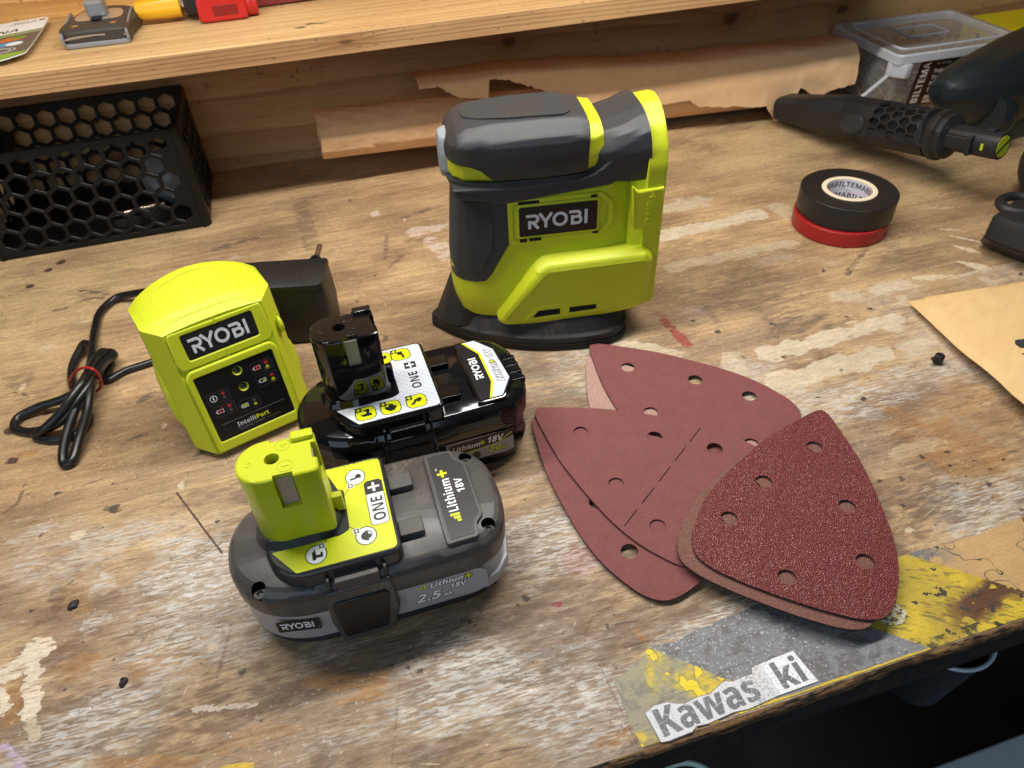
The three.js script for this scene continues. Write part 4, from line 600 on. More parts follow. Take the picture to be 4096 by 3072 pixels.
// ---------------------------------------------------------------- the charger, its plug and cable
{
  const o = thing('battery_charger', 'lime battery charger with black status panel leaning back beside the coiled cable', 'charger', [-0.153, 0.003, -0.31], 0);
  o.rotation.set(-14.41 * Math.PI / 180, 32.7 * Math.PI / 180, 0, 'YXZ');
  const mm = (p) => p.map((a) => a.map((v) => v / 1000));
  const N = 16;
  const secF = (z, hw, wb, ws, wc, ch = 2) => { const pts = [[hw - ch, wb], [hw, wb + ch]]; for (let i = 0; i <= N; i++) { const a = i / N, x = lerp(hw, -hw, a); pts.push([x * (i === 0 || i === N ? 1 : 1), lerp(ws, wc, Math.pow(Math.sin(Math.PI * a), 0.75))]); } pts.push([-hw, wb + ch], [-hw + ch, wb]); return pts.map((p) => new THREE.Vector3(p[0] / 1000, p[1] / 1000, z / 1000)); };
  part('case', loft([secF(-0.6, 26.5, 0.6, 78.5, 80), secF(0, 27.6, 0, 79, 80.6), secF(-1.4, 29.4, 0, 80.2, 82), secF(-10, 35.6, 2.6, 82.5, 86.5), secF(-12, 36.6, 3.1, 83.3, 87.6), secF(-36, 37, 9.2, 88.5, 100), secF(-40, 36.4, 10.3, 88.6, 100.8), secF(-42, 34.5, 11, 87.5, 99.5), secF(-43, 31, 14, 85, 97)], true, true, 0.45), M.lime, o);
  part('rear_housing', loft([-14, -17, -40, -54, -57].map((z, i) => sup(44, 1, 1, 3).map((p) => new THREE.Vector3(p[0] * [36, 39.4, 39.6, 38, 35][i] / 1000, ([31, 32, 36, 40, 41][i] + p[1] * [22, 25.5, 26, 25, 22][i]) / 1000, z / 1000)).reverse())), M.lime, o);
  // top panel outline pressed into the lid
  const lid = (x, z) => { const k = clamp((-z - 1.4) / 34.6), a = (37 - x * 37 / lerp(29.4, 37, k)) / 74, bump = Math.pow(Math.sin(Math.PI * clamp(a, 0.02, 0.98)), 0.75); return lerp(lerp(80.2, 82, bump), lerp(88.5, 100, bump), k); };
  const lp = [[-22, -7], [-24, -20], [-22, -31], [-12, -33.5], [0, -34.5], [12, -33.5], [22, -31], [24, -20], [22, -7], [10, -6], [-10, -6]].map((p) => new THREE.Vector3(p[0] / 1000, lid(p[0], p[1]) / 1000, p[1] / 1000));
  part('lid_rim', tube(lp, 0.00045, 160, true, 6), M.lime, o);
  // raised surround of the status panel, nameplate recess rim
  const sur = roundPoly(mm([[-26.4, 1.6], [26.4, 1.6], [26.4, 52], [23.5, 55.4], [-23.5, 55.4], [-26.4, 52]]), 0.002); sur.holes.push(roundPoly(mm(rect(-22.9, 8, 22.9, 50.9)), 0.0014));
  part('panel_surround', ext(sur, 0.0034, 0.0010, 4).translate(0, 0, -0.0004), M.lime, o);
  const nr = roundPoly(mm([[-25.5, 56.4], [25.5, 56.4], [27.5, 60], [26.4, 79], [-26.4, 79], [-27.5, 60]]), 0.002); nr.holes.push(roundPoly(mm(rect(-20.2, 61, 20.2, 76.3)), 0.0016));
  part('nameplate_surround', ext(nr, 0.0016, 0.0007, 3).translate(0, 0, -0.0004), M.lime, o);
  part('nameplate', side(mm(rect(-20, 61.2, 20, 76.1)), 0.0015, -0.0002, 0.0006, 0.0002), M.black, o);
  part('nameplate_print', upright(mm(rect(-19.8, 61.4, 19.8, 75.9)), 0.0014, 0.0008), std({ roughness: 0.35, metalness: 0.1, map: ctex(512, 188, (g, w, h) => { g.fillStyle = '#15161a'; g.fillRect(0, 0, w, h); wordmark(g, 34, 36, w - 66, h - 72, '#dfe0e6'); g.globalAlpha = 0.12; for (let i = 0; i < 90; i++) { g.fillStyle = i % 2 ? '#fff' : '#000'; g.fillRect(0, rnd() * h, w, 1); } }) }), o);
  // status panel print, 45.4 x 42.5 mm at 16 px per mm
  const panel = ctex(726, 680, (g, w, h) => {
    g.fillStyle = '#101113'; g.fillRect(0, 0, w, h);
    const cell = (x, y, f, dots) => { g.strokeStyle = '#55585d'; g.lineWidth = 2.5; g.beginPath(); g.roundRect(x, y, 196, 112, 12); g.stroke(); g.fillStyle = '#1b1d20'; g.beginPath(); g.roundRect(x + 98, y + 8, 92, 96, 10); g.fill(); f(x + 52, y + 56); dots.forEach((d, i) => { const cy = y + 36 + i * 42, cx = x + 146; g.fillStyle = d[0]; g.beginPath(); g.arc(cx, cy, 15, 0, 7); g.fill(); if (d[1]) { g.strokeStyle = d[0]; g.lineWidth = 4; for (let k = 0; k < 5; k++) { const a = (d[1] > 0 ? -1 : 1) * Math.PI * (0.15 + 0.175 * k); g.beginPath(); g.moveTo(cx + Math.cos(a) * 20, cy + Math.sin(a) * 20); g.lineTo(cx + Math.cos(a) * 29, cy + Math.sin(a) * 29); g.stroke(); } } }); };
    const batt = (x, y) => { g.strokeStyle = '#c9ccd0'; g.lineWidth = 6; g.strokeRect(x - 26, y - 17, 56, 34); g.fillStyle = '#c9ccd0'; g.fillRect(x - 38, y - 8, 10, 16); };
    const red = '#c1262b', lim = '#b9bd1c', gr = '#4b4e53';
    cell(38, 190, (x, y) => { g.strokeStyle = '#d4d6da'; g.lineWidth = 7; g.beginPath(); g.arc(x, y, 30, 0, 7); g.stroke(); g.fillStyle = '#d4d6da'; g.fillRect(x - 6, y - 18, 12, 36); }, [[red], [gr]]);
    cell(48, 330, (x, y) => { batt(x, y); g.strokeStyle = red; g.lineWidth = 10; g.beginPath(); g.moveTo(x - 18, y - 12); g.lineTo(x, y + 14); g.lineTo(x + 30, y - 40); g.stroke(); }, [[red, 1], [gr]]);
    cell(492, 66, (x, y) => { batt(x, y); g.strokeStyle = red; g.lineWidth = 11; g.beginPath(); g.moveTo(x - 18, y - 22); g.lineTo(x + 20, y + 22); g.moveTo(x + 20, y - 22); g.lineTo(x - 18, y + 22); g.stroke(); }, [[red, 1], [lim, -1]]);
    cell(500, 204, (x, y) => { batt(x, y); g.fillStyle = lim; g.beginPath(); g.moveTo(x - 14, y + 10); g.lineTo(x + 24, y - 12); g.lineTo(x + 24, y + 10); g.fill(); }, [[red], [lim, -1]]);
    cell(268, 372, (x, y) => { batt(x, y); g.fillStyle = lim; g.fillRect(x - 20, y - 11, 44, 22); }, [[gr], [lim]]);
    g.fillStyle = '#8b8e94'; g.fillRect(60, 520, 610, 3);
    g.font = 'bold 62px sans-serif'; g.fillStyle = '#c3c6ca'; g.fillText('Intelli', 190, 602); const e = g.measureText('Intelli').width; g.fillStyle = LIMECSS; g.fillText('Port', 190 + e, 602);
    g.font = '34px sans-serif'; g.fillStyle = '#777a80'; g.fillText('Charging System', 190, 640); g.fillStyle = '#b9bd1c'; for (let i = 0; i < 6; i++) g.fillRect(470 + i * 24, 628, 6, 6);
  });
  const holed = (r) => { const s = roundPoly(mm(rect(-22.75, 8.15, 22.75, 50.75)), 0.0012); for (const y of [46, 35.4]) { const q = new THREE.Path(); q.absarc(0.0008, y / 1000, r, 0, Math.PI * 2, true); s.holes.push(q); } return s; };
  part('status_panel', ext(holed(0.0029), 0.0018).translate(0, 0, 0.0003), M.black, o);
  part('status_print', upright(holed(0.0029), 0, 0.0023), std({ roughness: 0.3, map: panel }), o);
  for (const y of [46, 35.4]) {
    const led = new THREE.LatheGeometry([[0.0004, -0.0001], [0.002, 0.0000], [0.0027, 0.0013], [0.0029, 0.0018], [0.0029, 0.001]].map((p) => new THREE.Vector2(...p)), 28).rotateX(Math.PI / 2).translate(0.0008, y / 1000, 0.0005);
    part('light_well', led, M.limeSmooth, o);
    part('status_light', new THREE.SphereGeometry(0.0019, 18, 12).scale(1, 1, 0.5).translate(0.0008, y / 1000, 0.0007), phy({ color: new THREE.Color(0.03, 0.035, 0.02), roughness: 0.1 }), o);
  }
  // moulding seams and the thumb notch
  for (const [x0, y0, x1, y1, z] of [[-0.3, 55.6, 0.3, 61.0, 0.0013], [-0.3, 76.4, 0.3, 80, 0.0013], [-0.3, 1.8, 0.3, 8, 0.0019]]) part('mould_seam', box(x0 / 1000, y0 / 1000, z - 0.0006, x1 / 1000, y1 / 1000, z + 0.00012, 0.0001), M.limeSmooth, o);
  part('thumb_notch', new THREE.SphereGeometry(0.0042, 20, 14).scale(0.42, 1.25, 1).translate(0.0338, 0.0605, -0.0045), M.limeSmooth, o);
  shadow(o);
  // plug-in transformer block
  const p = thing('plug_adapter', 'black wall plug transformer block lying behind the lime charger', 'adapter', [-0.152, 0, -0.42], 1.5 * Math.PI / 180);
  const cs = (y, x1, z1, z0, r) => roundPoly([[-0.042, -z0], [-0.042, -z1], [x1, -z1], [x1, -z0]], r).getPoints(6).map((q) => new THREE.Vector3(q.x, y, -q.y));
  const slice = (y, x1, z1, z0) => cs(y / 1000, x1 / 1000, z1 / 1000, z0 / 1000, [0.002, 0.002, 0.006, 0.003]);
  part('block', loft([slice(0.4, 26, 16, -13), slice(2, 28.5, 18, -15), slice(22, 29.6, 18.6, -15.6), slice(40, 28.6, 17.6, -16), slice(44.5, 28.2, 17.2, -16.2)]), M.satin, p);
  part('cover', loft([slice(44.6, 28.6, 17.8, -16.6), slice(46, 28.8, 18, -16.6), slice(47.8, 28.4, 17.6, -16.4), slice(48.4, 27.4, 16.6, -15.6)]), M.satin, p);
  for (let i = 0; i < 6; i++) part('grip_ridge', box(0.0005 + i * 0.0024, 0.0482, -0.012, 0.0014 + i * 0.0024, 0.0488, 0.004, 0.0003), M.satin, p);
  const pg = new THREE.CylinderGeometry(0.002, 0.002, 0.019, 16).rotateX(Math.PI / 2);
  for (const y of [0.0455, 0.0265]) {
    part('pin', pg.clone().translate(0.0195, y, -0.0275), M.steel, p);
    part('pin_sleeve', loft([0, 1, 2].map((k) => sup(20, [0.0044, 0.0038, 0.0024][k], [0.0044, 0.0038, 0.0024][k], 2.4).map((q) => new THREE.Vector3(0.0195 + q[0], y + q[1], -0.016 - k * 0.0028)))), M.satin, p);
  }
  shadow(p);
}
// charger cable: x, height, z along its way through the loops
const CABLE = [[-0.2570, 0.0140, -0.4525], [-0.2746, 0.0100, -0.4631], [-0.2870, 0.0070, -0.4663], [-0.3009, 0.0040, -0.4663], [-0.3068, 0.0030, -0.4509], [-0.3006, 0.0040, -0.4245], [-0.2874, 0.0100, -0.3932], [-0.2764, 0.0150, -0.3656], [-0.2777, 0.0120, -0.3512], [-0.2884, 0.0080, -0.3469], [-0.3042, 0.0050, -0.3435], [-0.3146, 0.0030, -0.3364], [-0.3139, 0.0020, -0.3292], [-0.3054, 0.0020, -0.3248], [-0.2925, 0.0040, -0.3236], [-0.2797, 0.0090, -0.3256], [-0.2714, 0.0150, -0.3367], [-0.2675, 0.0180, -0.3533], [-0.2714, 0.0120, -0.3790], [-0.2710, 0.0090, -0.3887], [-0.2765, 0.0080, -0.3937], [-0.2774, 0.0120, -0.3829], [-0.2726, 0.0170, -0.3597], [-0.2715, 0.0150, -0.3443], [-0.2726, 0.0120, -0.3339], [-0.2725, 0.0080, -0.3161], [-0.2701, 0.0040, -0.3005], [-0.2674, 0.0020, -0.2948], [-0.2635, 0.0030, -0.2956], [-0.2631, 0.0070, -0.3094], [-0.2647, 0.0110, -0.3299], [-0.2673, 0.0160, -0.3476], [-0.2749, 0.0140, -0.3717], [-0.2917, 0.0080, -0.3988], [-0.3005, 0.0060, -0.4075], [-0.3013, 0.0050, -0.4005], [-0.3010, 0.0030, -0.3867], [-0.2930, 0.0030, -0.3672], [-0.2777, 0.0030, -0.3468], [-0.2675, 0.0030, -0.3308], [-0.2726, 0.0020, -0.3184], [-0.2829, 0.0020, -0.3161], [-0.2937, 0.0020, -0.3186], [-0.2961, 0.0030, -0.3200], [-0.2883, 0.0080, -0.3198], [-0.2784, 0.0140, -0.3278], [-0.2725, 0.0190, -0.3385], [-0.2702, 0.0210, -0.3501], [-0.2793, 0.0120, -0.3848], [-0.2817, 0.0060, -0.3968], [-0.2755, 0.0030, -0.3882], [-0.2725, 0.0020, -0.3710], [-0.2703, 0.0018, -0.3711], [-0.2673, 0.0018, -0.3747], [-0.2624, 0.0018, -0.3798], [-0.2538, 0.0018, -0.3844], [-0.2450, 0.0018, -0.3887], [-0.2357, 0.0018, -0.3919]];
const BAND = [[-0.2916, 0.0060, -0.3638], [-0.2834, 0.0170, -0.3597], [-0.2736, 0.0240, -0.3579], [-0.2641, 0.0260, -0.3535], [-0.2641, 0.0180, -0.3555], [-0.2698, 0.0060, -0.3589], [-0.2766, 0.0020, -0.3589], [-0.2867, 0.0020, -0.3597]];
const BAND2 = [[-0.2801, 0.0090, -0.3308], [-0.2775, 0.0110, -0.3326], [-0.2722, 0.0140, -0.3325]];
const vec = (a) => new THREE.Vector3(...a);
{
  const o = thing('charger_cable', 'black charger cable bundled in loops with a red band', 'cable');
  part('cord', tube(CABLE.map(vec), 0.0028, 700, false, 10), phy({ color: new THREE.Color(0.009, 0.009, 0.0095), roughness: 0.33 }), o);
  const red = phy({ color: new THREE.Color(0.42, 0.015, 0.02), roughness: 0.4 });
  part('red_band', tube(BAND.map(vec), 0.0009, 120, true, 8), red, o);
  part('red_band', tube(BAND2.map(vec), 0.001, 30, false, 8), red, o);
  shadow(o);
}

// ---------------------------------------------------------------- sanding sheets
{
  const mm = (p) => p.map((a) => a.map((v) => v / 1000));
  const right = [[0, -33.4], [2.4, -32.6], [6, -28.4], [13, -18], [25.5, 2.5], [37, 28], [45, 50], [48.4, 66], [49, 80], [47.8, 92], [43.5, 100.3], [36, 104.4], [20, 106.9], [0, 107.6]];
  const loop = [...right, ...right.slice(1, -1).reverse().map((p) => [-p[0], p[1]])];
  const holes = [[0, 0], [21.7, 38], [-21.7, 38], [33.5, 70.7], [-33.5, 70.7], [0, 95.5]];
  const sheetShape = (slit, grow = 0) => {
    const s = splineShape(neg(mm(loop)));
    for (const h of holes) { const q = new THREE.Path(); q.absarc(h[0] / 1000, -h[1] / 1000, 0.0046 + grow, 0, Math.PI * 2, true); s.holes.push(q); }
    if (slit) for (let i = -2; i <= 2; i++) { const q = new THREE.Path(), x = i * 0.0185, w = 0.0068, y = -0.0565; q.moveTo(x - w, y - slit); q.lineTo(x - w, y + slit); q.lineTo(x + w, y + slit); q.lineTo(x + w, y - slit); q.closePath(); s.holes.push(q); }
    return s;
  };
  const worley = (n, seed) => { const P = []; for (let i = 0; i < n * n; i++) P.push([rnd(), rnd(), rnd()]); return (x, y) => { const gx = Math.floor(x * n), gy = Math.floor(y * n); let a = 9, b = 9, id = 0; for (let j = -1; j <= 1; j++) for (let i = -1; i <= 1; i++) { const cx = (gx + i + n) % n, cy = (gy + j + n) % n, p = P[cy * n + cx], d = Math.hypot(gx + i + p[0] - x * n, gy + j + p[1] - y * n); if (d < a) { b = a; a = d; id = p[2]; } else if (d < b) b = d; } return [a, b, id]; }; };
  const wl = worley(46, 1), wf = worley(120, 2), fbmT = (i, j, f) => tileNoise(f, 3)(i / 2, j / 2);
  const coarseH = new Float32Array(512 * 512);
  for (let j = 0; j < 512; j++) for (let i = 0; i < 512; i++) { const wx = 0.02 * (fbmT(i, j, 30) - 0.5), w = wl((i / 512 + wx + 1) % 1, (j / 512 - wx + 1) % 1); coarseH[j * 512 + i] = sst(0.02, 0.5, w[1] - w[0]) * (0.55 + 0.45 * w[2]); }
  const T_coarse = dtex(512, 512, (i, j) => { const h = coarseH[j * 512 + i], f = fbmT(i, j, 120); return mix3([0.40, 0.145, 0.145], mix3([0.60, 0.29, 0.285], [0.73, 0.49, 0.47], sst(0.52, 0.66, f)), sst(0.1, 0.9, h) * 0.85 + (f - 0.5) * 0.6); });
  const T_coarseB = dtex(512, 512, (i, j) => coarseH[j * 512 + i], false);
  const T_fine = dtex(512, 512, (i, j) => { const w = wf(i / 512, j / 512), f = fbmT(i, j, 9), q = w[2]; return mix3(mix3([0.485, 0.262, 0.258], [0.535, 0.298, 0.293], f), q > 0.93 ? [0.74, 0.56, 0.52] : [0.34, 0.15, 0.14], sst(0.55, 0.15, w[0]) * (q > 0.93 ? 0.5 : 0.4)); });
  const T_fineB = dtex(512, 512, (i, j) => { const w = wf(i / 512, j / 512); return sst(0.7, 0.1, w[0]) * (0.4 + 0.6 * w[2]); }, false);
  const T_pale = dtex(512, 512, (i, j) => { const h = coarseH[j * 512 + i], f = fbmT(i, j, 100); return mix3([0.47, 0.30, 0.26], mix3([0.60, 0.43, 0.38], [0.70, 0.56, 0.50], sst(0.6, 0.75, f)), h * 0.8 + (f - 0.5) * 0.4); });
  const T_paleF = dtex(512, 512, (i, j) => mix3([0.62, 0.47, 0.43], [0.72, 0.59, 0.54], fbmT(i, j, 40) + (TAB[(i * 131 + j * 517) & 65535] - 0.5) * 0.5));
  const mk = (map, bump, bs, size, r) => std({ map: rep(map, size), bumpMap: rep(bump, size), bumpScale: bs, roughness: r });
  const coarse = mk(T_coarse, T_coarseB, 0.0006, 0.052, 0.42), fine = mk(T_fine, T_fineB, 0.00018, 0.045, 0.62), pale = mk(T_pale, T_coarseB, 0.0004, 0.045, 0.7), paleF = mk(T_paleF, T_fineB, 0.0001, 0.045, 0.75);
  const felt = std({ color: new THREE.Color(0.035, 0.022, 0.02), roughness: 1 }), feltPale = std({ color: new THREE.Color(0.12, 0.08, 0.07), roughness: 1 });
  const at = (x, z, y) => [x * (1 - y / 0.312), y, z * (1 - y / 0.312)];
  const sheet = (label, x, z, turn, y, face, back, tilt, slit) => {
    const o = thing('sanding_sheet', label, 'sanding sheet', at(x, z, y), turn, null);
    o.rotation.set(tilt[0], turn, tilt[1], 'YXZ');
    const k = 1 - y / 0.312; o.scale.set(k, 1, k);
    part('felt_backing', ext(sheetShape(0, 0.0001), 0.0010, 0, 1).rotateX(-Math.PI / 2), back, o);
    part('abrasive_face', ext(sheetShape(slit), 0.0005, 0.0001, 1).rotateX(-Math.PI / 2).translate(0, 0.0010, 0), face, o);
    shadow(o); return o;
  };
  sheet('pale pinkish sanding sheet at the bottom of the back pile nearest the sander', 0.0686, -0.3405, 0.5, 0.0003, paleF, feltPale, [0, 0], 0);
  sheet('fine maroon sanding sheet on top of the back pile nearest the sander', 0.0768, -0.3577, 0.6905, 0.0018, fine, felt, [0, 0], 0.00012);
  sheet('fine maroon sanding sheet underneath the left pile, sticking out to the left', 0.0344, -0.2906, 0.72, 0.0031, fine, felt, [0, 0.035], 0.00015);
  sheet('fine maroon sanding sheet with a perforated fold on top of the left pile', 0.0397, -0.3007, 0.8821, 0.0048, fine, felt, [0.004, 0.02], 0.00045);
  sheet('pale coarse sanding sheet underneath the right pile, edge showing at the front', 0.1665, -0.2745, -0.50, 0.0062, pale, felt, [-0.012, 0], 0.0002);
  sheet('coarse dark red sanding sheet on top of the right pile, nearest the bench edge', 0.1728, -0.2793, -0.4706, 0.0079, coarse, felt, [-0.012, 0], 0.00014);
}

// ---------------------------------------------------------------- tape rolls
{
  const roll = (name, label, x, y, z, R, Ri, hgt, mat, core) => {
    const o = thing(name, label, 'tape roll', [x, y, z], 0.4, 'electrical tape rolls stacked by the nozzle');
    const L = (pts) => new THREE.LatheGeometry(pts.map((p) => new THREE.Vector2(...p)), 96);
    part('tape', L([[Ri + 0.0042, hgt - 0.0002], [R - 0.0008, hgt], [R, hgt - 0.0006], [R, 0.0006], [R - 0.0008, 0], [Ri + 0.0042, 0]].reverse()), mat, o);
    part('core', L([[Ri, 0.0002], [Ri, hgt - 0.0002], [Ri + 0.0005, hgt + 0.0004], [Ri + 0.0038, hgt + 0.0004], [Ri + 0.0042, hgt - 0.0001], [Ri + 0.0042, 0.0002]].reverse()), core[0], o);
    part('core_print', new THREE.CylinderGeometry(Ri - 0.0002, Ri - 0.0002, hgt - 0.001, 64, 1, true).translate(0, hgt / 2, 0), core[1], o);
    shadow(o); return o;
  };
  const inner = ctex(1024, 180, (g, w, h) => { g.fillStyle = '#d9d6e2'; g.fillRect(0, 0, w, h); g.translate(w, 0); g.scale(-1, 1); g.fillStyle = '#22232b'; g.font = 'bold 62px sans-serif'; for (let i = 0; i < 4; i++) { g.fillText('BILTEMA', i * 262, 62); g.fillText('BILTEMA', i * 262 - 140, 160); } g.strokeStyle = '#9a98a6'; g.lineWidth = 4; for (let i = 0; i < 4; i++) { g.save(); g.translate(i * 262 + 110, 100); g.rotate(0.5); g.font = '40px sans-serif'; g.fillStyle = '#8f8d9c'; g.fillText('30 kV', -60, 10); g.restore(); } });
  const innerM = std({ map: inner, roughness: 0.6, side: THREE.DoubleSide }), card = std({ color: new THREE.Color(0.74, 0.62, 0.44), roughness: 0.8 });
  const ringB = () => dtex(8, 512, (i, j) => TAB[j * 7] * 0.5 + 0.25, false);
  const tapeMat = (c, r) => phy({ color: c, roughness: r, bumpMap: ringB(), bumpScale: 0.00012 });
  roll('tape_roll', 'red electrical tape roll under the black roll', 0.2788, 0.0002, -0.5272, 0.0373, 0.017, 0.0124, tapeMat(new THREE.Color(0.36, 0.012, 0.012), 0.38), [card, innerM]);
  roll('tape_roll', 'black electrical tape roll with printed white core, on top of the red roll', 0.2812, 0.0127, -0.5300, 0.0376, 0.0172, 0.0186, tapeMat(new THREE.Color(0.012, 0.012, 0.013), 0.36), [card, innerM]);
}

// ---------------------------------------------------------------- honeycomb crate under the shelf
{
  const s0 = -0.278, s1 = -0.103, t0 = 0.626, t1 = 0.734, H = 0.089, th = 0.0026, c = W((s0 + s1) / 2, (t0 + t1) / 2, 0);
  const o = thing('plastic_crate', 'black plastic honeycomb crate under the shelf', 'crate', c, BA);
  const plastic = phy({ color: new THREE.Color(0.005, 0.005, 0.0055), specularIntensity: 0.6, roughness: 0.4, bumpMap: rep(dtex(8, 256, (i, j) => 0.5 + 0.5 * Math.sin(j * 1.2), false), 0.05), bumpScale: 0.00004 });
  const L = s1 - s0, D = t1 - t0, pitch = 0.0171, R = 0.0079;
  const panel = (len) => {
    const s = new THREE.Shape(); s.moveTo(-len / 2, 0.003); s.lineTo(len / 2, 0.003); s.lineTo(len / 2, H); s.lineTo(-len / 2, H); s.closePath();
    for (let r = 0; r < 6; r++) for (let k = -14; k <= 14; k++) {
      const cx = (k + (r % 2) * 0.5) * pitch, cy = H - 0.0052 - R - r * pitch * 0.862; let pts = [];
      for (let i = 0; i < 6; i++) { const a = Math.PI / 6 + i * Math.PI / 3; pts.push([cx + Math.cos(a) * R, cy + Math.sin(a) * R]); }
      if (Math.abs(cx) > len / 2 - 0.0115) continue;
      if (cy - R < 0.0062) pts = pts.map((p) => [p[0], Math.max(p[1], 0.0062)]).filter((p, i, l) => i === 0 || Math.hypot(p[0] - l[i - 1][0], p[1] - l[i - 1][1]) > 1e-5);
      const q = new THREE.Path(); pts.reverse().forEach((p, i) => (i ? q.lineTo(...p) : q.moveTo(...p))); q.closePath(); s.holes.push(q);
    }
    return ext(s, th, 0.0004, 1);
  };
  const cr = 0.007;
  part('front_panel', panel(L - 2 * cr).translate(0, 0, D / 2 - th), plastic, o);
  part('rear_panel', panel(L - 2 * cr).translate(0, 0, -D / 2), plastic, o);
  part('end_panel', panel(D - 2 * cr).rotateY(Math.PI / 2).translate(L / 2 - th, 0, 0), plastic, o);
  part('end_panel', panel(D - 2 * cr).rotateY(Math.PI / 2).translate(-L / 2, 0, 0), plastic, o);
  for (const [x, z, a] of [[1, 1, 0], [1, -1, 1], [-1, -1, 2], [-1, 1, 3]]) {
    const s = new THREE.Shape(); s.absarc(0, 0, cr, -Math.PI / 2, 0); s.lineTo(cr - th, 0); s.absarc(0, 0, cr - th, 0, -Math.PI / 2, true); s.closePath();
    part('corner_post', ext(s, H, 0.0003, 1, 8).rotateX(-Math.PI / 2).rotateY(a * Math.PI / 2).translate(x * (L / 2 - cr), 0, z * (D / 2 - cr)), plastic, o);
  }
  part('base', plan(rect(-L / 2 + 0.001, -D / 2 + 0.001, L / 2 - 0.001, D / 2 - 0.001), 0.007, 0.0004, 0.004, 0.0006), plastic, o);
  shadow(o);
  const scr = (label, s, t, a) => { const g = thing('threaded_rod', label, 'screw', W(s, t, 0.0068), a, 'screws lying inside the black crate'); const pts = []; for (let i = 0; i <= 40; i++) pts.push(new THREE.Vector2(i % 2 ? 0.0026 : 0.0019, -0.011 + i * 0.00055)); part('thread', new THREE.LatheGeometry([new THREE.Vector2(0, -0.011), ...pts, new THREE.Vector2(0, 0.011)], 14).rotateZ(Math.PI / 2), std({ color: new THREE.Color(0.85, 0.68, 0.5), metalness: 1, roughness: 0.25 }), g); shadow(g); };
  scr('brassy threaded screw inside the black crate, left of the pair', -0.178, 0.667, BA + 0.1); scr('brassy threaded screw inside the black crate, right of the pair', -0.154, 0.672, BA + 0.15);
  const bag = new THREE.SphereGeometry(1, 28, 20), bp = bag.attributes.position; for (let i = 0; i < bp.count; i++) { const x = bp.getX(i), y = bp.getY(i), z = bp.getZ(i), k = 0.75 + 0.5 * fbm(x * 2.2 + 5, y * 2.2 + z * 2 + 3, 3); bp.setXYZ(i, x * k * 0.022, y * k * 0.022 + 0.022, z * k * 0.03); } bag.computeVertexNormals();
  const b = thing('plastic_bag', 'crumpled grey bag inside the right end of the black crate', 'bag', W(-0.134, 0.69, 0.004), 0.3); part('bag_skin', bag, phy({ color: new THREE.Color(0.22, 0.24, 0.26), roughness: 0.3 }), b); shadow(b);
}
const CR = [[-0.223, -0.2], [-0.183, -0.159]];

